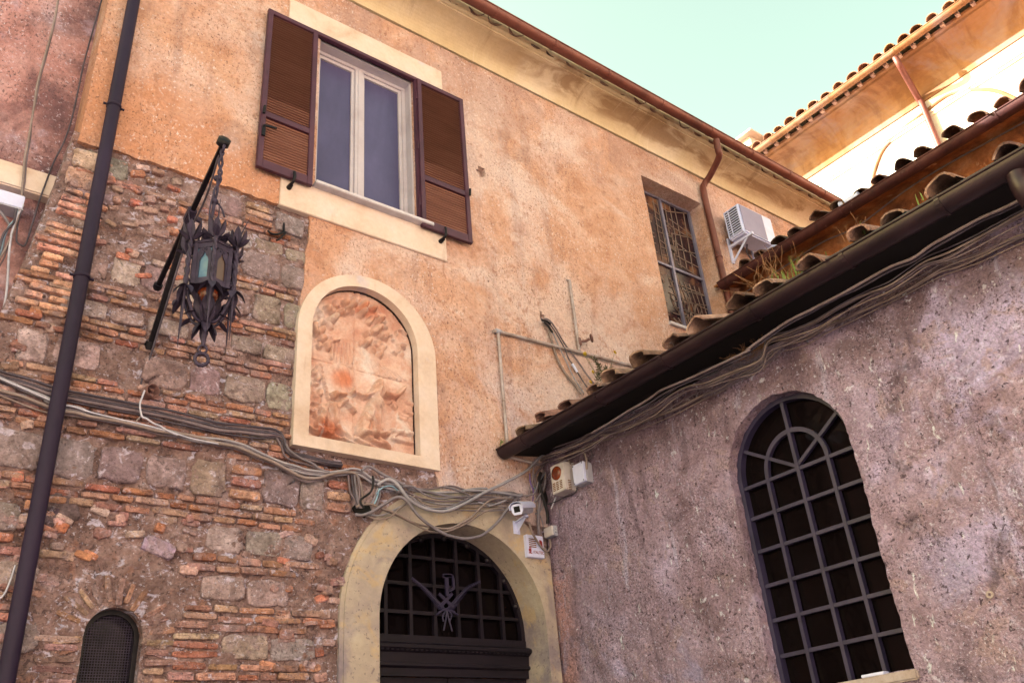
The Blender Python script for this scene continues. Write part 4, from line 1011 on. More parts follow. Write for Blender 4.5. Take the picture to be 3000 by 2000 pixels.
pale = np.clip(np.exp(-(((GX-rq(800, 720)[0])/.12)**2+((GZ-rq(800, 720)[1])/.07)**2)**2)+.8*np.exp(-(((GX-rq(430, 600)[0])/.10)**2+((GZ-rq(430, 600)[1])/.07)**2)**2)+.6*np.exp(-(((GX-rq(640, 1230)[0])/.2)**2+((GZ-rq(640, 1230)[1])/.08)**2)**2), 0, 1)[ok]
fig = np.clip((Hh[ok]-.022)/.012, 0, 1); gn = vnoise(GX[ok]*6, GZ[ok]*6, 77)
s.c = [((1-.12*r)*(1+.06*p)*(1-.10*f*g), (1-.50*r+.10*p)*(1-.26*f*g), (1-.64*r+.12*p)*(1-.36*f*g)) for r, p, f, g in zip(redm, pale, fig, gn)]
s.build('relief_panel', MT['terracotta'], rel)

# ================================================================== LANTERN on its bracket
LX, LY = -3.705, -1.235
lan = thing('wall_lantern', 'wrought iron lantern with spiky leaves hanging from a long wall bracket', 'lantern', (LX, 0, 4.8))
tip = Vector((-3.692, -1.245, 5.875)); a1_ = Vector((-3.694, .03, 5.349)); a2_ = Vector((-3.691, .03, 4.80)); colr = Vector((-3.692, -.62, 5.617))
s = MB(); s.bar(a1_, tip, .034, .034, bev=.004); s.tube([a1_+Vector((0, -.03, .01)), a1_+Vector((0, -.07, .03))], .034, 10); s.lathe(tip+Vector((0, 0, .012)), (0, -.92, .39), [(-.02, 0), (-.02, .045), (.03, .045), (.03, 0)], 14); s.build('bracket_arm', MT['blackiron'], lan)
s = MB(); s.bar(a2_, colr, .034, .034, bev=.004); s.tube([a2_+Vector((0, -.03, .03)), a2_+Vector((0, -.06, .08))], .036, 10); s.build('brace', MT['blackiron'], lan)
s = MB(); s.obox(colr+Vector((0, -.03, .02)), (.06, .13, .07), Matrix.Rotation(R_(-24), 3, 'X'), .008); s.tube([colr+Vector((.03, -.05, 0)), colr+Vector((.075, -.06, -.02))], .022, 8); s.tube([colr+Vector((.0, .03, -.05)), colr+Vector((.02, -.02, -.01)), colr+Vector((-.01, .0, .05))], .016, 6); s.build('collar', MT['iron'], lan)
def leaf(mb, base, dr_, upv, L, w, curl=.5, fold=.2):
    base = Vector(base); d = Vector(dr_).normalized(); upv = Vector(upv); sd_ = d.cross(upv)
    sd_ = sd_.normalized() if sd_.length > 1e-4 else d.orthogonal().normalized(); nn = sd_.cross(d).normalized(); N = 6; vs = []
    for i in range(N+1):
        t = i/N; ww = w*math.sin(math.pi*min(1, (t*.85+.15)))**.8*(1 if t < .99 else .02)
        c = base+d*L*t+nn*curl*L*(t*t*.6-t*.1)
        vs += [c-sd_*ww/2+nn*fold*ww, c, c+sd_*ww/2+nn*fold*ww]
    fs = []
    for i in range(N):
        for k in (0, 1): fs.append((i*3+k, i*3+k+1, i*3+k+4, i*3+k+3))
    n = len(vs); th = -nn*.004
    mb.add(vs, fs, False); mb.add([v+th for v in vs], [f[::-1] for f in fs], False)
s = MB(); zc = 5.80
for k in range(2):                                           # chain: eye, twisted rods, hook
    pass
s.lathe((tip.x, tip.y, 5.83), (1, 0, 0), [(-.008, .02), (.008, .02), (.008, .036), (-.008, .036), (-.008, .02)], 12)
for x_ in (-.011, .011): s.tube(spline([(tip.x+x_, tip.y, 5.80), (tip.x-x_*1.1, tip.y+.01, 5.71), (tip.x+x_, tip.y, 5.62), (tip.x-x_, tip.y, 5.56), (LX+x_, LY, 5.46), (LX, LY, 5.37)], 5), .009, 6)
s.lathe((LX, LY, 5.57), (0, 0, 1), [(-.02, .012), (-.008, .024), (.008, .024), (.02, .012)], 10); s.lathe((LX, LY, 5.37), (0, 0, 1), [(-.02, .012), (-.008, .026), (.008, .026), (.02, .012)], 10)
s.tube(spline([(LX+.02, LY, 5.37), (LX+.05, LY-.02, 5.31), (LX+.065, LY-.03, 5.25)], 4), .007, 6)
s.tube([(LX, LY, 5.37), (LX-.01, LY, 5.2), (LX, LY, 4.98)], .012, 8)
s.tube(spline([(LX-.012, LY-.01, 5.45), (LX-.03, LY-.015, 5.30), (LX-.02, LY-.01, 5.1)], 5), .006, 6)
s.build('hanging_rod', MT['iron'], lan)
s = MB()
s.tube(spline([tip+Vector((0, .06, -.03)), tip+Vector((.02, .3, -.22)), colr+Vector((.02, -.1, -.06)), colr+Vector((.02, .02, -.09)), a2_+Vector((.02, -.2, .2)), a2_+Vector((.015, -.05, -.02)), a2_+Vector((-.02, -.03, -.25)), Vector(A(424, 1145, -.05))], 6), .008, 6)
s.build('feed_cable', MT['cable_dark'], lan)
fa = math.atan2(CAM[1]-LY, CAM[0]-LX)+.06
def hx(k, r, z): a = fa+math.pi/3*k; return Vector((LX+r*math.cos(a), LY+r*math.sin(a), z))
ZB, ZT = 4.655, 4.985
body = MB()
for z, h, r in ((ZB, .045, .142), (ZT-.04, .05, .145), (ZT, .02, .155)):
    body.add([hx(k, r, z) for k in range(6)]+[hx(k, r, z+h) for k in range(6)], [(k, (k+1) % 6, 6+(k+1) % 6, 6+k) for k in range(6)]+[tuple(range(6)), tuple(range(6, 12))])
for k in range(6): body.bar(hx(k, .140, ZB), hx(k, .140, ZT), .028, .028, (math.cos(fa), math.sin(fa), 0))
for k in range(6):                                           # pierced tracery head on each face
    p0, p1 = hx(k, .135, 0), hx(k+1, .135, 0); u = (p1-p0); L = u.length; u.normalize(); nrm = Vector((u.y, -u.x, 0)); nrm = nrm if nrm.dot(p0-Vector((LX, LY, 0))) > 0 else -nrm
    c = (p0+p1)/2; w = L/2-.014
    prof_i = [(-w*.62, ZB+.045), (-w*.62, ZB+.185), (-w*.42, ZB+.215), (-w*.25, ZB+.222), (0, ZB+.262), (w*.25, ZB+.222), (w*.42, ZB+.215), (w*.62, ZB+.185), (w*.62, ZB+.045)]
    prof_o = [(-w, ZB+.045), (-w, ZB+.2), (-w, ZB+.25), (-w*.6, ZB+.30), (0, ZB+.30), (w*.6, ZB+.30), (w, ZB+.25), (w, ZB+.2), (w, ZB+.045)]
    body.ring(prof_i, prof_o, (c.x, c.y, 0), u, Z3, nrm, .006)
    for (dx, dz) in ((0, .285), (-.014, .272), (.014, .272)): body.lathe(c+u*dx+Vector((0, 0, ZB+dz))+nrm*.004, nrm, [(0, .009), (.006, .008), (.006, 0)], 8)
bo = body.build('lantern_body', MT['iron'], lan)
for k in range(6):
    g_ = MB(); g_.add([hx(k, .131, ZB+.03), hx(k+1, .131, ZB+.03), hx(k+1, .131, ZB+.29), hx(k, .131, ZB+.29)], [(0, 1, 2, 3)])
    g_.build('pane', MT['lampglass'] if k in (5, 2) else MT['brownglass'], bo)
rnl = random.Random(3)
for k in range(6):                                           # six corner posts, each with tulip, drooping cap and spike
    p = MB(); q = hx(k, .188, 0); o_ = (q-Vector((LX, LY, 0))).normalized(); tg = Vector((-o_.y, o_.x, 0))
    for dx in (-.008, .008): p.tube([q+tg*dx*math.cos(j*.9)+o_*dx*math.sin(j*.9)+Vector((0, 0, ZB-.04+j*.021)) for j in range(21)], .0105, 6)
    p.tube([q+Vector((0, 0, ZB-.02)), q+Vector((0, 0, ZT+.02))], .010, 6)
    p.tube([q+Vector((0, 0, ZT-.03)), hx(k, .14, ZT-.02)], .010, 6); p.tube([q+Vector((0, 0, ZB+.02)), hx(k, .14, ZB+.02)], .010, 6)
    po = p.build('corner_post', MT['iron'], lan)
    p = MB()
    for j in range(6):
        a = j*math.pi/3+rnl.uniform(-.2, .2); d = (o_*math.cos(a)+tg*math.sin(a)); leaf(p, q+Vector((0, 0, ZT+.015))+d*.012, d*.42+Z3*.9, d, .135+rnl.uniform(-.015, .02), .058, -.1, .25)
        if j % 2 == 0: leaf(p, q+Vector((0, 0, ZT+.012))+d*.02, d*.95+Z3*.35, Z3, .09, .046, .35, .2)
    p.tube([q+Vector((0, 0, ZT+.0)), q+o_*.02+Vector((0, 0, ZT+.12)), q+o_*(.03+rnl.uniform(0, .08))+tg*rnl.uniform(-.05, .05)+Vector((0, 0, ZT+.27))], .008, 6, True, [.010, .006, .002])
    p.build('tulip_leaves', MT['iron'], po)
    p = MB()
    for j in range(4):
        a = j*math.pi*2/4+.3*k; d = (o_*math.cos(a)+tg*math.sin(a)); leaf(p, q+Vector((0, 0, ZB-.03))+d*.012, d*.75-Z3*.55, Z3, .12, .055, -.55, .15)
    p.tube([q+Vector((0, 0, ZB-.03)), q+Vector((0, 0, ZB-.17)), q+Vector((0, 0, ZB-.36-.06*rnl.random()))], .01, 6, True, [.012, .009, .002])
    p.build('drooping_leaves', MT['iron'], po)
p = MB()
for j in range(8):
    a = j*math.pi/4; d = Vector((math.cos(a), math.sin(a), 0)); leaf(p, Vector((LX, LY, ZT+.02))+d*.05, d*.5+Z3*.9, d, .10, .06, -.2, .2)
for j in range(6):
    a = fa+math.pi/6+j*math.pi/3; d = Vector((math.cos(a), math.sin(a), 0)); leaf(p, Vector((LX, LY, ZT+.02))+d*.10, d*.8+Z3*.5, Z3, .11, .055, .2, .2)
p.build('crown_leaves', MT['iron'], lan)
p = MB()
for j in range(6):
    a = fa+j*math.pi/3; d = Vector((math.cos(a), math.sin(a), 0)); leaf(p, Vector((LX, LY, 4.40))+d*.02, d*.40+Z3*.9, d, .22, .105, -.15, .15)
    leaf(p, Vector((LX, LY, 4.41))+d*.02, d*.6-Z3*.75, Z3, .14, .062, -.3, .15)
for k in range(6):
    e_ = hx(k, .175, ZB-.06); p.tube(spline([Vector((LX, LY, 4.40)), hx(k, .08, 4.41), hx(k, .14, 4.50), e_], 5), .012, 6)
    d = (e_-Vector((LX, LY, e_.z))).normalized(); leaf(p, hx(k, .10, 4.45), d*.8-Z3*.3, Z3, .10, .045, -.4, .1)
p.tube([(LX, LY, 4.42), (LX, LY, 4.3), (LX, LY, 4.22)], .022, 8, True, [.03, .02, .012])
p.build('pendant_leaves', MT['iron'], lan)
p = MB(); p.lathe((LX, LY, 4.20), (math.cos(fa), math.sin(fa), 0), [(-.008, .022), (.008, .022), (.008, .036), (-.008, .036), (-.008, .022)], 12)
ring_ = [Vector((LX, LY, 4.125))+(Vector((-math.sin(fa), math.cos(fa), 0))*math.cos(2*math.pi*j/24)+Z3*math.sin(2*math.pi*j/24))*.045 for j in range(25)]
p.tube(ring_, .014, 6, False, [.011+.005*(j % 2) for j in range(25)]); p.build('pull_ring', MT['iron'], lan)
p = MB(); p.lathe((LX, LY, ZB-.10), (0, 0, 1), [(0, .03), (.03, .06), (.09, .07), (.11, .05)], 12); p.build('amber_bowl', MT['amber'], lan)
def shrink(o):                                               # slimmer lantern: scale its hanging parts about its own centre
    c = Vector((LX, LY, 4.78))-lan.location
    for v in o.data.vertices: v.co = Vector((c.x+.022+(v.co.x-c.x)*.88, c.y+(v.co.y-c.y)*.88, c.z+(v.co.z-c.z)*.92))
    for ch in o.children: shrink(ch)
for ch in lan.children:
    if ch.name.split('.')[0] in ('lantern_body', 'corner_post', 'crown_leaves', 'pendant_leaves', 'pull_ring', 'amber_bowl'): shrink(ch)

# ================================================================== AIR CONDITIONER
ax0, ax1, ay0, ay1, az0, az1 = 3.842, 4.606, -.40, -.12, 8.478, 8.985
acu = thing('air_conditioner', 'white outdoor air conditioner unit on brackets under the yellow cornice', 'air conditioner', ((ax0+ax1)/2, -.1, az0))
s = MB(); s.box((ax0+.012, ay0, az0), (ax1, ay1, az1), .02); s.build('casing', MT['whiteplastic'], acu)
s = MB(); s.box((ax0+.03, ay0-.004, az0+.035), (ax0+.53, ay0+.004, az1-.03)); s.build('fan_grille', MT['acgrille'], acu)
s = MB(); s.box((ax0+.009, ay0+.035, az0+.05), (ax0+.015, ay1-.02, az1-.04)); s.build('coil', MT['dark'], acu)
s = MB()
for k in range(11): z = az0+.06+k*(az1-az0-.10)/10; s.box((ax0-.002, ay0+.03, z-.008), (ax0+.02, ay1-.015, z+.006))
for y in (ay0+.03, ay0+.19, ay1-.02): s.box((ax0-.004, y-.006, az0+.03), (ax0+.018, y+.006, az1-.03))
s.build('side_louvres', MT['whiteplastic'], acu)
for x in (ax0+.10, ax1-.12):
    s = MB(); s.box((x-.02, -.055, az0-.30), (x+.02, -.028, az0+.12)); s.box((x-.018, -.46, az0-.045), (x+.018, -.055, az0-.006)); s.bar((x, -.06, az0-.27), (x, -.36, az0-.03), .03, .012, (1, 0, 0)); s.build('wall_bracket', MT['whiteplastic'], acu)
s = MB(); s.tube(spline([(ax0+.3, -.2, az0+.0), (ax0+.28, -.18, az0-.14), (ax0+.5, -.12, az0-.22), (ax0+.62, -.06, az0-.42)], 6), .012, 6); s.build('drain_hose', MT['cable_dark'], acu)

# ================================================================== BOXES AROUND THE DOOR
def louv(mb, org, u, v, n, nx_, nz_, w, h, gx_, gz_):
    for i in range(nx_):
        for j in range(nz_):
            c = Vector(org)+Vector(u)*(i*gx_)+Vector(v)*(j*gz_); mb.obox(c, (w, .004, h), Matrix((u, n, v)).transposed())
sir = thing('alarm_siren', 'cream alarm siren with round amber lens on the wing wall', 'alarm siren', (0, -.38, 4.12))
s = MB(); s.box((-.125, -.472, 4.118), (.02, -.288, 4.385), .005); s.build('casing', MT['creamplastic'], sir)
s = MB(); s.lathe((-.122, -.372, 4.298), (-1, 0, 0), [(0, .066), (.012, .064), (.022, .052), (.028, .03), (.03, 0)], 20); s.build('amber_lens', MT['amber'], sir)
s = MB(); louv(s, (-.1262, -.322, 4.212), Vector((0, -1, 0)), Z3, X3, 3, 5, .032, .009, .048, -.0165); louv(s, (-.07, -.4732, 4.205), X3, Z3, Y3, 1, 6, .035, .007, .05, -.0165); s.build('sound_slots', MT['rustslot'], sir)
jb = thing('junction_box', 'white junction box beside the alarm siren', 'junction box', (0, -.62, 4.13))
s = MB(); s.box((-.055, -.695, 4.125), (.02, -.545, 4.312), .004); s.build('base', MT['greyplastic'], jb)
s = MB(); s.box((-.085, -.69, 4.13), (-.0565, -.54, 4.315), .005); s.build('lid', MT['whiteplastic'], jb)
s = MB()
for y in (-.553, -.676):
    for z in (4.143, 4.302): s.lathe((-.085, y, z), (-1, 0, 0), [(0, .006), (.003, .005), (.003, 0)], 8)
s.build('lid_screws', MT['iron'], jb)
jb2 = thing('junction_box', 'small grey junction box in the corner right of the door arch', 'junction box', (0, -.09, 3.8))
s = MB(); s.box((-.036, -.152, 3.795), (.02, -.026, 3.888), .004); s.build('base', MT['greyplastic'], jb2)
s = MB(); s.box((-.056, -.150, 3.797), (-.037, -.028, 3.886), .005); s.build('lid', MT['creamplastic'], jb2)
s = MB()
for z in (3.83, 3.86): s.lathe((-.015, -.152, z), (0, -1, 0), [(0, .012), (.008, .012), (.012, .008), (.012, 0)], 10)
s.build('cable_gland', MT['greyplastic'], jb2)
alb = thing('alarm_box', 'white alarm box lettered ITALTEC in red beside the door arch', 'alarm box', (-.2, -.04, 3.59))
bx0, bx1, by, bz0, bz1 = -.312, -.120, -.088, 3.590, 3.792
s = MB(); s.box((bx0, by, bz0), (bx1, -.02, bz1), .004); s.build('casing', MT['whiteplastic'], alb)
s = MB(); louv(s, ((bx0+.062), by-.001, bz1-.040), X3, Z3, Y3, 1, 5, .080, .009, 1, -.0175); s.build('sound_slots', MT['rustslot'], alb)
s = MB(); s.prism([(0, 0), (.030, 0), (.030, .052), (.012, .064), (0, .064)], (bx1-.048, by+.001, bz1-.105), X3, Z3, Vector((0, -1, 0)), .006); s.build('red_lens', MT['darkred'], alb)
s = MB(); L0 = Vector((bx0+.028, by+.001, bz0+.030)); nn = Vector((0, -1, 0))
for P in ([(-.018, 0), (.022, 0), (.022, .008), (-.018, .008)], [(-.010, .008), (.010, .008), (.006, .016), (-.006, .016)], [(-.013, .017), (.013, .017), (.015, .034), (.009, .044), (-.009, .044), (-.015, .034)],
          [(-.003, .044), (.003, .044), (.003, .062), (-.003, .062)], [(-.009, .050), (.009, .050), (.009, .055), (-.009, .055)], [(.011, .042), (.014, .042), (.016, .066), (.013, .066)]):
    s.prism(P, L0, X3, Z3, nn, .003)
s.build('red_emblem', MT['darkred'], alb)
fc = bpy.data.curves.new('lettering', 'FONT'); fc.body = 'ITALTEC'; fc.size = .036; fc.extrude = .001; fc.align_x = 'LEFT'
fo = bpy.data.objects.new('lettering_source', fc); COL.objects.link(fo)
dg_ = bpy.context.evaluated_depsgraph_get(); me = bpy.data.meshes.new_from_object(fo.evaluated_get(dg_)); bpy.data.objects.remove(fo)
me.materials.clear(); me.materials.append(MT['darkred']); lo = bpy.data.objects.new('lettering', me); COL.objects.link(lo); lo.parent = alb
xsz = max(v.co.x for v in me.vertices)-min(v.co.x for v in me.vertices); k = .118/xsz
for v in me.vertices: v.co = Vector((v.co.x*k, v.co.z-.0, v.co.y*1.0))
lo.location = Vector((bx0+.064, by-.002, bz0+.034))-alb.location

cc = thing('security_camera', 'white security camera on a wall bracket above the door arch', 'security camera', (-.39, 0, 3.85))
s = MB(); s.box((-.423, -.054, 3.793), (-.350, -.044, 3.912), .002)
for x in (-.41, -.365):
    for z in (3.81, 3.895): s.lathe((x, -.054, z), (0, -1, 0), [(0, .006), (.004, .005), (.004, 0)], 8)
s.prism([(0, 0), (0, .10), (.135, .115), (.135, .098)], (-.388, -.054, 3.80), (0, -1, 0), Z3, X3, .004); s.prism([(0, .09), (0, .10), (.15, .122), (.15, .108)], (-.41, -.054, 3.80), (0, -1, 0), Z3, X3, .045)
s.lathe((-.385, -.195, 3.905), (0, 0, 1), [(0, 0), (0, .022), (.016, .022), (.016, .013), (.05, .013), (.05, 0)], 12); s.build('wall_bracket', MT['whiteplastic'], cc)
rear = Vector((-.315, -.155, 4.005)); front = Vector((-.560, -.295, 3.925)); ax = (front-rear).normalized(); sx = ax.cross(Z3).normalized(); uz = sx.cross(ax)
Rm = Matrix((ax, sx, uz)).transposed(); L = (front-rear).length
s = MB()
oct_ = [(-.052, -.018), (-.034, -.047), (.034, -.047), (.052, -.018), (.052, .030), (.030, .046), (-.030, .046), (-.052, .030)]
s.prism([(a*.94, b*.94) for a, b in oct_], rear, sx, uz, ax, L-.012); s.build('housing', MT['greyplastic'], cc)
s = MB(); s.prism(oct_, rear+ax*(L-.012), sx, uz, ax, .016); s.build('front_plate', MT['whiteplastic'], cc)
s = MB(); s.prism([(-.028, -.026), (.028, -.026), (.028, .026), (-.028, .026)], rear+ax*(L+.001), sx, uz, ax, .005); s.build('lens_window', MT['dark'], cc)
s = MB(); pf = [(-.064, .0), (-.063, .030), (-.048, .052), (-.02, .064), (.02, .064), (.048, .052), (.063, .030), (.064, .0)]
s.ring([(a*.95, b*.95) for a, b in pf], pf, rear-ax*.02, sx, uz, ax, L+.045); s.build('sun_hood', MT['whiteplastic'], cc)
s = MB(); s.tube([rear+ax*.10-uz*.044, Vector((-.385, -.195, 3.95))], .014, 8); s.build('swivel', MT['whiteplastic'], cc)

nbx = thing('white_cabinet', 'flat white box under the stone ledge at the left edge', 'cabinet', (-4.9, ly-.1, 5.8))
q0 = A(0, 552, ly-.14); q1 = A(76, 572, ly-.14); q2 = A(72, 614, ly-.14)
s = MB(); s.box((-5.6, ly-.14, q2[2]), (q1[0], ly+.02, q1[2]-.01), .006); s.build('casing', MT['whiteplastic'], nbx)
s = MB(); s.box((-5.6, ly-.144, q2[2]-.012), (q1[0]+.004, ly+.0, q2[2]-.001)); s.build('lower_rim', MT['greyplastic'], nbx)

# ================================================================== CABLES
cn = [0]
def cable(pts, plane, off, r, mat, label, group=None, jig=0.0, n=7):
    rn = random.Random(cn[0]); cn[0] += 1
    offs = off if isinstance(off, (list, tuple)) else [off]
    P = []
    for i, p in enumerate(pts):
        t = i/(len(pts)-1)*(len(offs)-1); a = int(t); o_ = offs[a] if a >= len(offs)-1 else offs[a]+(offs[a+1]-offs[a])*(t-a)
        if p is None: continue
        if isinstance(p, Vector): P.append(p); continue
        px, py_ = p[0]+rn.uniform(-jig, jig), p[1]+rn.uniform(-jig, jig)
        P.append(A(px, py_, -o_) if plane == 'A' else B(px, py_, -o_))
    s = MB(); s.tube(spline(P, n), r, 7)
    return solo('cable', s, MT['cable_'+mat], label, 'cable', P[0], group)
def shift(pts, dx, dy): return [(x+dx, y+dy) for x, y in pts]
GL = 'cables strung across the brick wall'
upper = [(-40, 1062), (0, 1089), (70, 1108), (137, 1130), (186, 1143), (316, 1169), (415, 1187), (491, 1203), (565, 1219), (638, 1238), (705, 1246), (765, 1253), (800, 1259), (823, 1269), (832, 1288), (838, 1306), (858, 1324), (896, 1336), (956, 1350), (1000, 1355)]
for i, (dx, dy, r, m, o_) in enumerate(((0, -2, .009, 'dark', .07), (0, 6, .008, 'brown', .055), (3, 13, .008, 'dark', .07), (4, 21, .014, 'brown', .06), (-2, 30, .007, 'dark', .05))):
    lab = ['dark cable along the top of the wall bundle left of the relief', 'brown cable second in the wall bundle left of the relief', 'dark cable third in the wall bundle left of the relief', 'thick brown conduit in the wall bundle left of the relief', 'thin dark cable lowest of the upper wall bundle'][i]
    pp = [(x+dx, y+dy*(1 if x < 760 else max(.35, 1-(x-760)/160))) for x, y in upper]
    cable(pp, 'A', o_, r, m, lab, GL, 2.0)
mid = [(-40, 1090), (0, 1105), (70, 1136), (130, 1160), (179, 1183), (230, 1195), (267, 1210), (330, 1226), (386, 1238), (470, 1254), (530, 1271), (580, 1281), (640, 1287), (682, 1292), (720, 1306), (760, 1324), (823, 1351), (870, 1365), (900, 1374), (963, 1381), (1010, 1377), (1032, 1373), (1059, 1379), (1090, 1400), (1124, 1412), (1180, 1425)]
cable(mid, 'A', .075, .010, 'light', 'pale cable crossing the brick wall from the left edge to the door', GL, 1.5)
cable(shift(mid, 0, 7), 'A', .065, .009, 'grey', 'grey cable running just below the pale one across the brick wall', GL, 2.5)
cable([(x, y+14-(4 if 300 < x < 600 else 0)) for x, y in mid[3:]], 'A', .06, .010, 'light', 'pale cable sagging under the wall bundle towards the door arch', GL, 2.5)
low = [(-40, 1122), (0, 1142), (60, 1160), (123, 1185), (175, 1203), (220, 1208), (267, 1219), (340, 1233), (400, 1246), (470, 1262), (560, 1277), (640, 1296), (700, 1310), (760, 1336), (800, 1352), (845, 1376), (880, 1395), (905, 1401), (935, 1399), (975, 1387), (1010, 1382), (1040, 1388), (1053, 1408), (1060, 1430), (1064, 1480)]
cable(low, 'A', .085, .012, 'tan', 'thick tan cable sagging beneath the relief and diving behind the arch', GL, 1.5)
cable(shift(low[:-4], 0, 8), 'A', .06, .008, 'brown', 'brown cable under the tan one along the brick wall', GL, 2.5)
cable([(-40, 1140), (0, 1158), (48, 1176), (100, 1198), (140, 1209), (175, 1213), (204, 1218), (267, 1227), (340, 1240), (390, 1246)], 'A', .055, .007, 'tan', 'thin tan cable at the bottom of the left wall bundle', GL, 1.5)
cable([(0, 1108), (130, 1165), (180, 1185), (215, 1191), (267, 1207), (350, 1228), (400, 1238), (500, 1266), (560, 1283), (640, 1300)], 'A', .095, .006, 'white', 'thin white cable crossing over the wall bundle by the downpipe', GL, 1.0)
cable([(424, 1143), (416, 1165), (410, 1185), (414, 1214), (419, 1222), (430, 1226), (450, 1240), (470, 1248), (492, 1262), (520, 1274)], 'A', .10, .007, 'white', 'short white wire dropping from the lantern feed into the bundle')
cable([(414, 1218), (400, 1232), (396, 1240), (370, 1240)], 'A', .09, .005, 'tan', 'short tan wire end beside the lantern feed')
cable([(838, 1300), (848, 1318), (880, 1341), (915, 1357), (940, 1374), (965, 1381)], 'A', .08, .009, 'grey', 'grey cable curling under the lower left corner of the relief')
cable([(765, 1256), (800, 1270), (823, 1305), (835, 1335), (860, 1350), (900, 1360), (940, 1378)], 'A', .05, .008, 'brown', 'brown cable dropping along the left side of the relief frame')
# tangle above the door
GD = 'tangled cables above the door arch'
cable([(1105, 1420), (1119, 1411), (1139, 1404), (1162, 1416), (1184, 1445), (1202, 1466), (1235, 1485), (1269, 1495), (1300, 1497), (1334, 1487), (1379, 1465), (1423, 1440), (1468, 1419), (1524, 1390), (1552, 1370), (1575, 1345), (1600, 1330)], 'A', [.08, .14, .16, .12, .08], .014, 'light', 'thick pale cable looping up from the arch to the wing eaves', GD)
cable([(1040, 1506), (1062, 1508), (1090, 1498), (1115, 1482), (1135, 1470), (1155, 1458), (1175, 1456), (1195, 1470), (1224, 1508), (1258, 1537), (1300, 1562), (1323, 1570), (1361, 1577), (1401, 1571), (1423, 1560), (1457, 1530), (1490, 1487), (1512, 1462), (1530, 1448)], 'A', [.06, .15, .20, .22, .16, .08], .013, 'grey', 'thick grey cable hanging in a deep loop across the arch opening', GD)
cable([(1045, 1484), (1057, 1478), (1090, 1477), (1117, 1488), (1157, 1502), (1213, 1531), (1255, 1541), (1300, 1548), (1325, 1545), (1350, 1533), (1379, 1516), (1410, 1485), (1434, 1466), (1463, 1459), (1512, 1462)], 'A', [.07, .13, .15, .1], .010, 'tan', 'tan cable drooping just under the top of the arch', GD)
cable([(1117, 1490), (1160, 1508), (1213, 1534), (1260, 1556), (1300, 1558), (1340, 1545), (1380, 1524), (1420, 1498), (1460, 1488), (1490, 1495)], 'A', [.08, .15, .14, .09], .008, 'tan', 'thin tan cable drooping below the other across the arch', GD)
D1 = [(1059, 1377), (1075, 1366), (1090, 1369), (1115, 1385), (1165, 1411), (1200, 1426), (1260, 1442), (1330, 1456), (1400, 1461), (1460, 1460), (1525, 1451)]
cable(D1, 'A', .09, .012, 'grey', 'thick grey cable starting with a hoop under the relief frame', GD, 1)
cable([(1185, 1424), (1215, 1436), (1245, 1441), (1290, 1442), (1340, 1440), (1375, 1433), (1400, 1430), (1427, 1430)], 'A', .075, .010, 'light', 'short pale conduit ending above the middle of the arch', GD)
D3 = [(1180, 1443), (1205, 1449), (1240, 1468), (1290, 1477), (1350, 1478), (1420, 1475), (1480, 1478), (1520, 1484)]
for i, (dx, dy, r, m, lb) in enumerate(((0, 0, .008, 'light', 'thin pale cable running level above the arch crown'), (5, 9, .007, 'tan', 'thin tan cable running level above the arch crown'), (-8, -13, .007, 'brown', 'brown cable highest over the arch crown'),
                                        (0, -22, .008, 'grey', 'grey cable curving over the arch under the conduit'), (10, 16, .006, 'grey', 'thin grey cable lowest over the arch crown'))):
    cable(shift(D3, dx, dy), 'A', .07+.012*i, r, m, lb, GD, 5)
cable([(1115, 1430), (1150, 1416), (1215, 1428), (1262, 1432), (1320, 1424), (1370, 1437), (1430, 1440), (1480, 1447), (1530, 1452)], 'A', .06, .008, 'brown', 'brown cable rising over the arch towards the corner', GD, 2)
cable([(1165, 1440), (1200, 1455), (1240, 1480), (1285, 1492), (1330, 1480), (1390, 1452), (1440, 1445), (1500, 1440), (1525, 1450)], 'A', .10, .010, 'grey', 'grey cable dipping and rising inside the tangle', GD, 2)
cable([(1300, 1425), (1350, 1440), (1385, 1455), (1420, 1465), (1470, 1462), (1500, 1447), (1530, 1449)], 'A', .09, .009, 'grey', 'grey cable joining the corner bunch from the left', GD, 2)
cable([(1360, 1436), (1420, 1437), (1470, 1444), (1525, 1452)], 'A', .11, .012, 'light', 'pale cable entering the corner bunch in front', GD, 2)
cable([(1430, 1482), (1470, 1470), (1500, 1453), (1530, 1449)], 'A', .10, .010, 'light', 'pale cable rising steeply into the corner bunch', GD)
cable([(1400, 1470), (1450, 1482), (1500, 1484), (1530, 1488)], 'A', .08, .007, 'white', 'thin white cable reaching the security camera', GD)
cable([(1068, 1507), (1101, 1519), (1130, 1518), (1150, 1508), (1165, 1494), (1190, 1472), (1215, 1452)], 'A', [.05, .12, .1], .008, 'tan', 'tan cable looping low left of the arch crown', GD)
cable([(1072, 1503), (1101, 1509), (1130, 1505), (1160, 1490), (1200, 1474), (1240, 1478)], 'A', [.05, .10, .1], .007, 'light', 'pale cable looping low left of the arch crown', GD)
cable([(1103, 1446), (1115, 1432), (1130, 1424), (1150, 1424), (1170, 1440), (1200, 1458)], 'A', .08, .006, 'teal', 'thin blue green cable bent beside the arch', GD)
for i, (x0_, m, lb) in enumerate(((1022, 'brown', 'brown cable falling into the hole left of the arch'), (1032, 'dark', 'dark cable falling into the hole left of the arch'), (1040, 'grey', 'grey cable falling into the hole left of the arch'), (1050, 'brown', 'brown cable beside the tan one falling into the hole'), (1094, 'black', 'black cable falling into the hole left of the arch'))):
    cable([(x0_-2, 1385+i*2), (x0_, 1410), (x0_+4-(12 if i == 4 else 0), 1440), (1040+i*4, 1465), (1046+i*5, 1488)], 'A', .06+.01*i, .009, m, lb, 'cables dropping left of the arch')
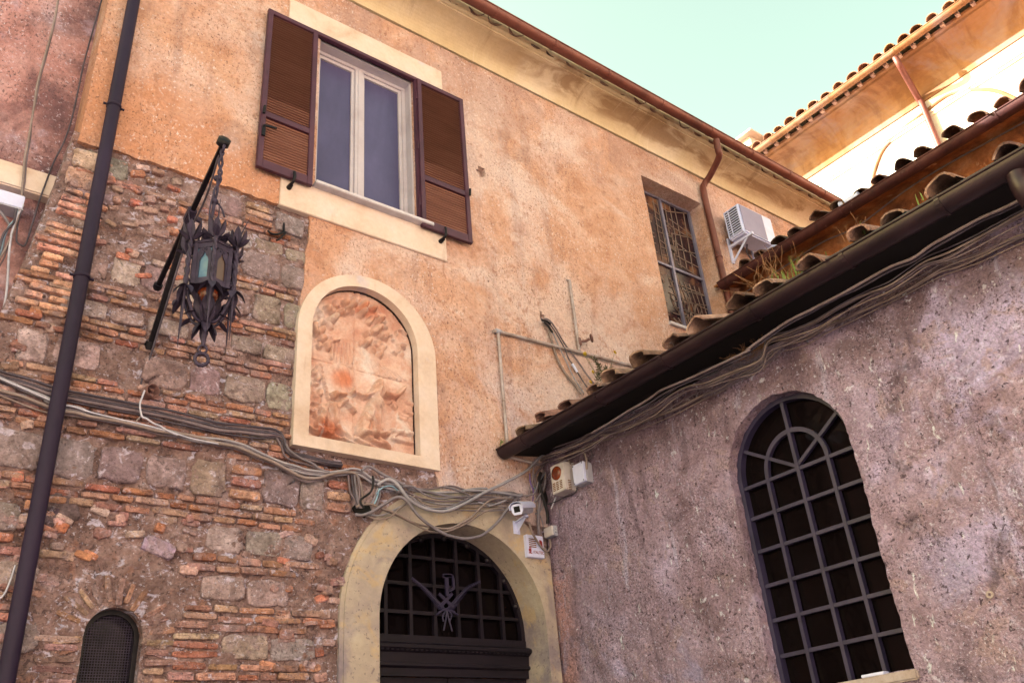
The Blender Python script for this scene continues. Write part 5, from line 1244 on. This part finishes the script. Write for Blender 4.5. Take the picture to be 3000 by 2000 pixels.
for i in range(3):
    cable([(1085+9*i, 1478+3*i), (1098+7*i, 1455), (1106+5*i, 1430)], 'A', .06, .008, ['light', 'teal', 'grey'][i], ['pale', 'blue green', 'grey'][i]+' cable rising from the hole left of the arch', 'cables dropping left of the arch')
s = MB(); q = A(1060, 1492, -.02)
for k in range(14):
    a = 2*math.pi*k/14
hole = MB(); hole.prism([(.085*math.cos(2*math.pi*k/14)*random.uniform(.8, 1.15), .06*math.sin(2*math.pi*k/14)*random.uniform(.8, 1.15)) for k in range(14)], q, X3, Z3, Vector((0, -1, 0)), .022)
hole.build('wall_cavity', MT['dark'], masonry)
# corner bunch, from the wing eaves down to the boxes
GC = 'cables bunched in the corner right of the door'
def K(*p): return [(1450+x/3.92, 1300+y/3.92) for x, y in p]
corner = [('tan', .010, K((640, 150), (600, 230), (520, 400), (440, 540), (390, 590), (330, 620))), ('light', .007, K((440, 300), (470, 440), (540, 560), (562, 680), (515, 770), (470, 800))),
          ('black', .016, K((520, 330), (505, 430), (560, 620), (600, 780), (612, 920))), ('black', .014, K((545, 380), (535, 470), (595, 640), (630, 800), (645, 930))),
          ('grey', .016, K((530, 470), (522, 560), (500, 740), (492, 900), (498, 990), (515, 1035))), ('brown', .010, K((700, 100), (560, 220), (455, 260), (440, 400), (410, 500), (390, 580))),
          ('tan', .008, K((690, 140), (640, 200), (600, 300), (560, 420), (500, 540), (420, 660))), ('tan', .008, K((650, 180), (590, 330), (580, 440), (550, 560), (470, 640))),
          ('grey', .009, K((560, 330), (500, 430), (450, 560), (400, 590), (320, 600))), ('brown', .009, K((600, 260), (560, 360), (560, 480), (520, 600), (440, 670))),
          ('teal', .005, K((575, 330), (500, 440), (440, 520))), ('violet', .006, K((405, 330), (412, 440), (435, 530), (437, 660))),
          ('light', .006, K((470, 755), (510, 800), (540, 880), (556, 960))), ('tan', .010, K((395, 900), (420, 1000), (470, 1090), (540, 1190), (585, 1228), (620, 1215), (640, 1160), (632, 1095))),
          ('white', .006, K((700, 610), (680, 660), (645, 740))), ('dark', .007, K((600, 690), (700, 660), (800, 610), (900, 575), (940, 530), (938, 500))),
          ('brown', .009, K((620, 205), (500, 300), (460, 400), (470, 520), (480, 640))), ('grey', .010, K((585, 400), (560, 500), (500, 610), (460, 670)))]
clab = ['tan cable spilling from the eaves to the tangle', 'pale cable bowed beside the security camera', 'thick black cable dropping to the small grey box', 'second thick black cable dropping to the small grey box', 'grey conduit dropping behind the security camera', 'brown cable arching from under the gutter end',
        'tan cable slanting down between siren and camera', 'tan cable bending beside the siren', 'grey cable leaning into the corner knot', 'brown cable bending beside the siren', 'short blue green wire in the corner knot', 'thin violet wire above the security camera',
        'thin pale wire entering the small grey box', 'tan cable looping from the camera under the small box', 'short white wire end on the wing wall below the siren', 'dark wire running under the siren along the wing wall', 'brown cable hugging the corner above the camera', 'grey cable behind the camera hood']
for i, (m, r, p) in enumerate(corner):
    off_ = .02+.035*(i % 3)
    if i in (13,): off_ = [.19, .14, .10, .10, .06]
    if i == 13: cable(p, 'A', off_, r, m, clab[i], GC)
    elif i == 15 or i == 14: cable(p, 'B', .03, r, m, clab[i], GC)
    else: cable(p, 'A', [off_+.02, off_+.03, off_], r, m, clab[i], GC, 2)
# under the wing eaves
GE = 'cables slung under the wing eaves'
lowb = cr(1600, 1000, 3.36, [(-60, 1200), (150, 1120), (330, 1040), (455, 975), (700, 935), (900, 860), (1100, 780), (1300, 690), (1550, 560), (1700, 500), (1880, 390), (2080, 290), (2300, 100)])+cr(2200, 600, 2.94, [(260, 1250), (480, 1190), (640, 1100), (840, 1010), (1130, 870), (1330, 770), (1480, 690), (1640, 600), (1790, 550), (2000, 470), (2180, 380), (2360, 310), (2700, 200)])
for i, (dy, r, m, o_, lb) in enumerate(((-10, .012, 'tan', .035, 'tan cable lowest along the wing wall under the eaves'), (-16, .011, 'tan', .05, 'tan cable twisting round the lowest one under the eaves'), (4, .006, 'tan', .02, 'thin tan wire under the eaves bundle'), (-24, .009, 'brown', .06, 'brown cable just above the lowest tan pair under the eaves'))):
    cable([(x, y+dy*(1+.3*math.sin(x*.011+i))) for x, y in lowb], 'B', o_, r*.62, m, lb, GE, 2.0)
midb = cr(1600, 1000, 3.36, [(100, 1100), (300, 1020), (450, 950), (600, 850), (800, 780), (960, 700), (1080, 640), (1250, 520), (1400, 440), (1560, 410), (1800, 300), (2100, 180)])+cr(2200, 600, 2.94, [(150, 1170), (330, 1100), (560, 1000), (760, 880), (1000, 760), (1180, 690), (1360, 580), (1500, 490), (1700, 420), (1900, 310), (2100, 200), (2352, 60), (2700, -120)])
for i, (dy, r, m, o_, lb) in enumerate(((0, .012, 'tan', .09, 'tan cable midway under the dark eaves'), (9, .009, 'brown', .07, 'brown cable below the middle tan one under the eaves'), (20, .009, 'tan', .05, 'tan cable in the middle bundle under the eaves'), (28, .008, 'brown', .06, 'brown cable in the middle bundle under the eaves'), (-12, .008, 'dark', .12, 'dark cable above the middle bundle under the eaves'))):
    cable([(x, y+dy*(.8+.4*math.sin(x*.009+2*i))) for x, y in midb], 'B', o_+.11, r*.6, m, lb, GE, 2.5)
uppb = cr(1600, 1000, 3.36, [(450, 900), (620, 800), (800, 680), (1000, 580), (1130, 490), (1300, 410), (1480, 330), (1700, 230), (2000, 90)])+cr(2200, 600, 2.94, [(-20, 1240), (300, 1020), (500, 910), (760, 770), (940, 680), (1200, 540), (1390, 460), (1560, 350), (1750, 240), (1980, 120), (2200, 20), (2600, -190)])
for i, (dy, r, m, lb) in enumerate(((0, .010, 'brown', 'brown cable highest under the eaves boards'), (10, .008, 'dark', 'dark cable beside the highest brown one under the eaves'))):
    cable(shift(uppb, 0, dy), 'B', .33-.03*i, r, m, lb, GE, 2.0)
cable(K((730, 190), (800, 150), (900, 100), (985, 75), (1030, 110), (1050, 180), (1055, 290)), 'B', .05, .010, 'tan', 'tan cable hooping over the white junction box')
cable(K((1040, 90), (1090, 60), (1115, 110), (1100, 170), (1060, 190)), 'B', .03, .004, 'dark', 'thin dark loop of wire right of the white junction box')
cable(K((840, 170), (870, 230)), 'B', .05, .007, 'tan', 'stub of tan cable between siren and junction box')
# cables on the far left
GN = 'cables on the pink neighbour wall'
cable([(173, -30), (165, 30), (150, 100), (133, 160), (110, 245), (100, 310), (85, 400), (73, 460), (68, 520), (60, 600), (45, 660), (20, 720), (-20, 790)], 'A', -ly+.13, .008, 'tan', 'pale wire hanging down the pink wall at the left edge', GN)
cable([(176, -30), (162, 60), (140, 150), (118, 230), (105, 300), (92, 350), (90, 400), (78, 470), (72, 540), (55, 620), (35, 680), (10, 760), (-20, 800)], 'A', -ly+.11, .006, 'brown', 'brown wire twisted round the pale one on the pink wall', GN)
cable([(298, 0), (275, 80), (245, 190), (215, 330), (190, 410), (160, 470), (140, 520), (115, 590), (95, 655), (75, 715), (60, 717), (48, 700), (55, 640), (66, 590)], 'A', -ly+.12, .007, 'dark', 'dark wire running down beside the corner of the facade', GN)
cable([(68, 600), (48, 640), (33, 690), (26, 750), (22, 830), (14, 890), (0, 935), (-30, 990)], 'A', -ly+.13, .009, 'white', 'white cable dropping from the white cabinet', GN)
for i, lb in enumerate(('grey cable bundled under the white cabinet', 'teal cable bundled under the white cabinet', 'dark cable bundled under the white cabinet')):
    cable([(62-6*i, 612), (45-2*i, 640+4*i), (28, 662), (15-3*i, 690), (2-4*i, 740), (-25, 800)], 'A', -ly+.11+.015*i, .009, ['grey', 'teal', 'dark'][i], lb, GN, 2)
cable([(-20, 600), (8, 630), (25, 655), (30, 668)], 'A', -ly+.12, .011, 'grey', 'thick grey cable curving in from the left edge', GN)
cable([(45, 1655), (30, 1700), (12, 1740), (-12, 1760)], 'A', .05, .006, 'white', 'short white wire on the brick wall by the foot of the downpipe')
# cables coming out of the hole in the orange wall
GH = 'cables leaving the hole in the orange wall'
H = lambda *p: cr(1400, 800, 4.48, p)
cable(H((820, 625), (860, 650), (920, 720), (960, 860), (1000, 1000), (1060, 1160), (1160, 1330), (1260, 1450), (1360, 1580)), 'A', [.0, .06, .06, .05, .05, .08], .013, 'tan', 'thick tan cable arching down from the wall hole to the tiles', GH)
cable(H((810, 605), (880, 640), (950, 720), (1000, 820), (1070, 980), (1160, 1160), (1260, 1370), (1390, 1570)), 'A', [.0, .08, .07, .05, .08], .007, 'light', 'thin pale cable falling from the wall hole to the tiles', GH)
cable(H((820, 600), (900, 600), (960, 640), (1030, 740), (1110, 880), (1200, 1010), (1330, 1180), (1430, 1330), (1560, 1490)), 'A', [.0, .09, .07, .05, .1], .009, 'brown', 'brown cable rightmost of those leaving the wall hole', GH)
cable(H((830, 612), (940, 670), (1010, 760), (1080, 880), (1140, 990), (1190, 1120), (1240, 1190), (1300, 1290), (1380, 1420), (1480, 1570)), 'A', [.0, .08, .07, .05, .1], .007, 'dark', 'dark cable with a white sleeve leaving the wall hole', GH)
s = MB(); s.tube([A(*p, -.07) for p in H((1238, 1188), (1270, 1240), (1305, 1298))], .014, 8); solo('cable_sleeve', s, MT['whiteplastic'], 'white plastic sleeve on the dark cable above the tiles', 'cable sleeve')
s = MB(); s.tube(spline([A(*p, -.085) for p in H((870, 640), (920, 690), (960, 750), (982, 778))], 4), .012, 8); solo('foam_sleeve', s, MT['cable_black'], 'black foam sleeve on the pale cable under the wall hole', 'pipe sleeve')
s = MB(); s.tube(spline([A(*p, -.09) for p in H((840, 615), (900, 630), (955, 668))], 4), .012, 8); solo('foam_sleeve', s, MT['cable_black'], 'upper black foam sleeve right at the wall hole', 'pipe sleeve')
# water pipe with valve
wp = thing('water_pipe', 'thin rusty water pipe bent across the orange wall with a valve wheel', 'pipe', A(1455, 970))
pa = A(*H((205, 758))[0], -.06); pb = A(*H((265, 765))[0], -.06); pc = A(*H((2080, 1230))[0], -.06); pc2 = pc+(pc-pb)*.3; zp_ = (pb.z+pc.z)/2
s = MB(); s.tube([pa, pb], .02, 8); s.tube([pb, pc2], .017, 8); s.build('level_pipe', MT['conduit'], wp)
s = MB(); s.tube([pb, Vector((pb.x, -.06, A(*H((345, 1560))[0], -.06).z)), Vector((pb.x, -.06, 4.70)), Vector((pb.x-.0, -.06, 4.52)), Vector((pb.x+.35, -.06, 4.50))], .016, 8); s.build('drop_pipe', MT['conduit'], wp)
s = MB(); s.lathe(pb-Vector((.03, 0, 0)), (1, 0, 0), [(0, .02), (0, .026), (.06, .026), (.06, .02)], 10); s.build('elbow', MT['greyplastic'], wp)
r0_ = A(*H((1195, 95))[0], -.05); r1_ = A(*H((1340, 1020))[0], -.06); r0_.x = r1_.x = (r0_.x+r1_.x)/2
s = MB(); s.tube([r0_+Vector((-.03, .05, .02)), r0_, Vector((r0_.x, -.055, (r0_.z*.5+r1_.z*.5))), r1_], .017, 8); s.build('riser_pipe', MT['conduit'], wp)
v0 = A(*H((1330, 900))[0], -.06); s = MB(); s.tube([v0, v0+Vector((.05, -.05, .0)), v0+Vector((.085, -.075, .02))], .016, 8); s.lathe(v0, (0, 0, 1), [(-.05, .016), (-.04, .026), (.04, .026), (.05, .016)], 10); s.build('valve', MT['rust'], wp)
c0 = v0+Vector((.105, -.09, .03)); dd = Vector((.8, -.6, .2)).normalized(); uu = dd.orthogonal().normalized(); ww = dd.cross(uu); s = MB()
s.tube([c0+(uu*math.cos(2*math.pi*k/16)+ww*math.sin(2*math.pi*k/16))*.042 for k in range(17)], .009, 6, False)
for k in range(4): s.tube([c0, c0+(uu*math.cos(math.pi/2*k)+ww*math.sin(math.pi/2*k))*.042], .007, 5)
s.build('handwheel', MT['rust'], wp)
# small ironwork on the brick wall
q = A(425, 1152); st_ = MB(); st_.lathe((q.x, .02, q.z), (.25, -1, -.1), [(0, .052), (.12, .052), (.12, .042), (.05, .042), (.05, 0)], 16); st_.tube([(q.x+.01, -.04, q.z), (q.x+.02, -.1, q.z-.01)], .012, 6)
solo('pipe_stub', st_, MT['rust'], 'rusty round pipe stub on the brick wall under the lantern', 'pipe stub', (q.x, 0, q.z))
hk = MB(); pt = [A(*p, o_) for p, o_ in zip(cr(400, 380, 1.704, ((655, 503), (672, 518), (700, 522), (745, 512), (720, 540), (700, 552))), (-.10, -.10, -.08, -.05, -.08, -.12))]
hk.tube(spline(pt, 5), .010, 6); hk.tube([A(400+735/1.704, 380+512/1.704, -.05), A(400+735/1.704, 380+450/1.704, .0)], .010, 6)
solo('iron_hook', hk, MT['blackiron'], 'bent black iron hook in the brick wall below the window apron', 'hook')
s = MB(); q = B(2450, 1742, 0); 
s.ring([(.009*math.cos(2*math.pi*k/12), .009*math.sin(2*math.pi*k/12)) for k in range(13)], [(.021*math.cos(2*math.pi*k/12), .021*math.sin(2*math.pi*k/12)) for k in range(13)], B(2902, 1741, -.01), Y3, Z3, Vector((-1, 0, 0)), .012)
solo('wall_ring', s, MT['conduit'], 'small pale ring set in the mauve wall at far right', 'wall fitting')
q = B(2558, 1972, 0.02); s = MB(); s.box((-.005, q.y-.085, AZB+.001), (.06, q.y+.07, AZB+.018), .003)
solo('white_strip', s, MT['whiteplastic'], 'small white block lying on the sill of the arched window', 'block', (0, q.y, AZB))
q = B(2488, 592, 3.42); s = MB(); s.tube([q+Vector((.0, .10, .01)), q+Vector((0, -.14, -.0))], .055, 14); s.tube([q+Vector((0, .11, .012)), q+Vector((0, .09, .01))], .062, 14)
solo('vent_pipe', s, MT['whiteplastic'], 'white pipe end lying among the dark tiles of the upper wing', 'pipe')
ow = [B(*p, 3.9) for p in cr(2100, 350, 2.412, ((180, 1235), (560, 985), (760, 860), (1000, 750), (1440, 430), (2171, 20), (2500, -160)))]
s = MB(); s.tube(spline(ow, 5), .010, 6); solo('cable', s, MT['cable_tan'], 'thin tan cable along the rusty ochre wall', 'cable')
# bird net sagging under the eaves
s = MB(); NU, NV = 62, 22
tl, tr, bl, br = (1600+1500/3.36, 1000+290/3.36), (2292, 1000), (1600+1540/3.36, 1000+560/3.36), (2296, 1026)
def npt(u, v):
    x = (tl[0]*(1-u)+tr[0]*u)*(1-v)+(bl[0]*(1-u)+br[0]*u)*v; y = (tl[1]*(1-u)+tr[1]*u)*(1-v)+(bl[1]*(1-u)+br[1]*u)*v
    y += 14*math.sin(math.pi*u)*v; return B(x+5*math.sin(v*9), y, -.17+.10*v-.02*math.sin(u*9))
for i in range(NU+1): s.tube([npt(i/NU, j/6) for j in range(7)], .0008, 4, False)
for j in range(NV+1): s.tube([npt(i/16, j/NV) for i in range(17)], .0008, 4, False)
solo('bird_net', s, MT['net'], 'torn wire bird net sagging under the wing eaves', 'net', npt(0, 0))

# ================================================================== PLANTS
def blades(mb, base, n, h, spread, w, rn, lean=Vector((0, 0, 0))):
    for k in range(n):
        a = rn.uniform(0, 6.28); d = Vector((math.cos(a), math.sin(a), 0))*rn.uniform(.1, 1)*spread+lean; L = h*rn.uniform(.5, 1.1); b = Vector(base)+Vector((rn.uniform(-.06, .06), rn.uniform(-.10, .10), 0))
        sd_ = d.cross(Z3).normalized()*w if d.length > 0 else X3*w; P = [b+d*L*t*t*1.2+Z3*L*(t-.25*t*t) for t in (0, .35, .7, 1)]
        vs = []
        for p, ww in zip(P, (1, .85, .55, .08)): vs += [p-sd_*ww, p+sd_*ww]
        mb.add(vs, [(0, 1, 3, 2), (2, 3, 5, 4), (4, 5, 7, 6)])
def weed(mb, base, n, h, rn, r=.004, spread=.5, up=.6):
    tips = []
    for k in range(n):
        p = Vector(base)+Vector((rn.uniform(-.05, .05), rn.uniform(-.12, .12), 0)); d = Vector((rn.uniform(-1, .6)*spread, rn.uniform(-1, 1)*spread, up*rn.uniform(.3, 1.3))); P = [p]
        for q in range(6):
            d = d+Vector((rn.uniform(-.5, .5), rn.uniform(-.5, .5), rn.uniform(-.5, .3)))*.35; p = p+d.normalized()*h/6; P.append(p)
            if rn.random() < .4: mb.tube([p, p+Vector((rn.uniform(-1, 1), rn.uniform(-1, 1), rn.uniform(-.2, 1)))*h*.14], r*.6, 3, False)
        mb.tube(spline(P, 2), r, 4, False); tips.append(P)
    return tips
rg = random.Random(21)
def onroof(px, py, dz=.0, x=-.36): q = B(px, py, x); return Vector((x, q.y, 4.60+(x+.56)*.258+.03+dz))
gp = thing('grass_clump', 'green grass and dry stalks growing between the wing tiles near the gutter end', 'grass clump', onroof(2290, 830))
s = MB()
for px, py_ in ((2270, 840), (2300, 825), (2330, 800), (2350, 790)): blades(s, onroof(px, py_), 10, .17, .35, .0045, rg)
s.build('green_blades', MT['grass'], gp)
s = MB(); weed(s, onroof(2255, 850), 24, .30, rg, .0012, .7, .8); weed(s, onroof(2290, 835), 18, .28, rg, .0012, .7, .9); s.build('dry_stalks', MT['straw'], gp)
for i, (px, py_, lb) in enumerate(((2395, 770, 'small tuft of grass beside the large grass clump on the tiles'), (2500, 690, 'tiny grass tuft on the tiles under the rusty gutter'), (2720, 560, 'grass tuft on the tiles towards the right edge'))):
    s = MB(); blades(s, onroof(px, py_), 9, .12, .3, .004, rg); t = onroof(px, py_); solo('grass_tuft', s, MT['grass'], lb, 'grass tuft', t, 'grass tufts on the wing tiles')
s = MB(); weed(s, onroof(2520, 670), 7, .18, rg, .0011, .3, 1.2); solo('dry_weed', s, MT['straw'], 'thin dry weed rising from the tiles before the ochre wall', 'weed', onroof(2520, 670))
fp = thing('flowering_weed', 'straggly weed with yellow flowers behind the first wing tiles', 'weed', onroof(1765, 1135, 0, -.1))
s = MB(); l = MB(); f = MB(); b0 = [A(*p, -.35) for p in H((1640, 1450), (1560, 1440), (1700, 1420))]
for k in range(11):
    b = b0[k % 3]; tipp = A(*H((rg.uniform(1480, 1790), rg.uniform(1080, 1330)))[0], -.25-.1*rg.random()); m = (b+tipp)/2+Vector((rg.uniform(-.05, .05), 0, rg.uniform(-.03, .05)))
    P = spline([b, m, tipp], 6); s.tube(P, .0018, 4, False)
    for p in P[2:]:
        for q in range(3): leaf(l, p, Vector((rg.uniform(-1, 1), rg.uniform(-1, 1), rg.uniform(-.3, .6))), Z3, rg.uniform(.02, .045), .006, .2, .1)
for p in ((1408, 1055), (1508, 1298), (1478, 1430), (1500, 1500), (1797, 1040), (1395, 1065)):
    c = A(*H(p)[0], -.30)
    s.tube([c, c+(b0[0]-c)*.35+Vector((0, 0, -.02)), b0[0]], .0025, 4, False)
    for k in range(8): a = k*math.pi/4; leaf(f, c, Vector((math.cos(a), -.4, math.sin(a))), Z3, .024, .014, .1, .1)
s.build('stems', MT['sage'], fp); l.build('leaves', MT['sage'], fp); f.build('flowers', MT['yellow'], fp)
s = MB(); q = Vector((-.5, -.13, 4.60)); blades(s, q, 14, .08, .8, .005, rg); solo('grass_tuft', s, MT['grass'], 'little green tuft at the corner end of the dark gutter', 'grass tuft', q)
s = MB(); q = B(2210, 1040, -.12); weed(s, q, 60, .15, rg, .0012, .6, .5); solo('dry_weed', s, MT['straw'], 'dry orange weed caught in the bird net', 'weed', q)
s = MB(); q = Vector((3.2, B(2250, 880, 3.3).y, 7.5)); q = B(2130, 880, 3.5)
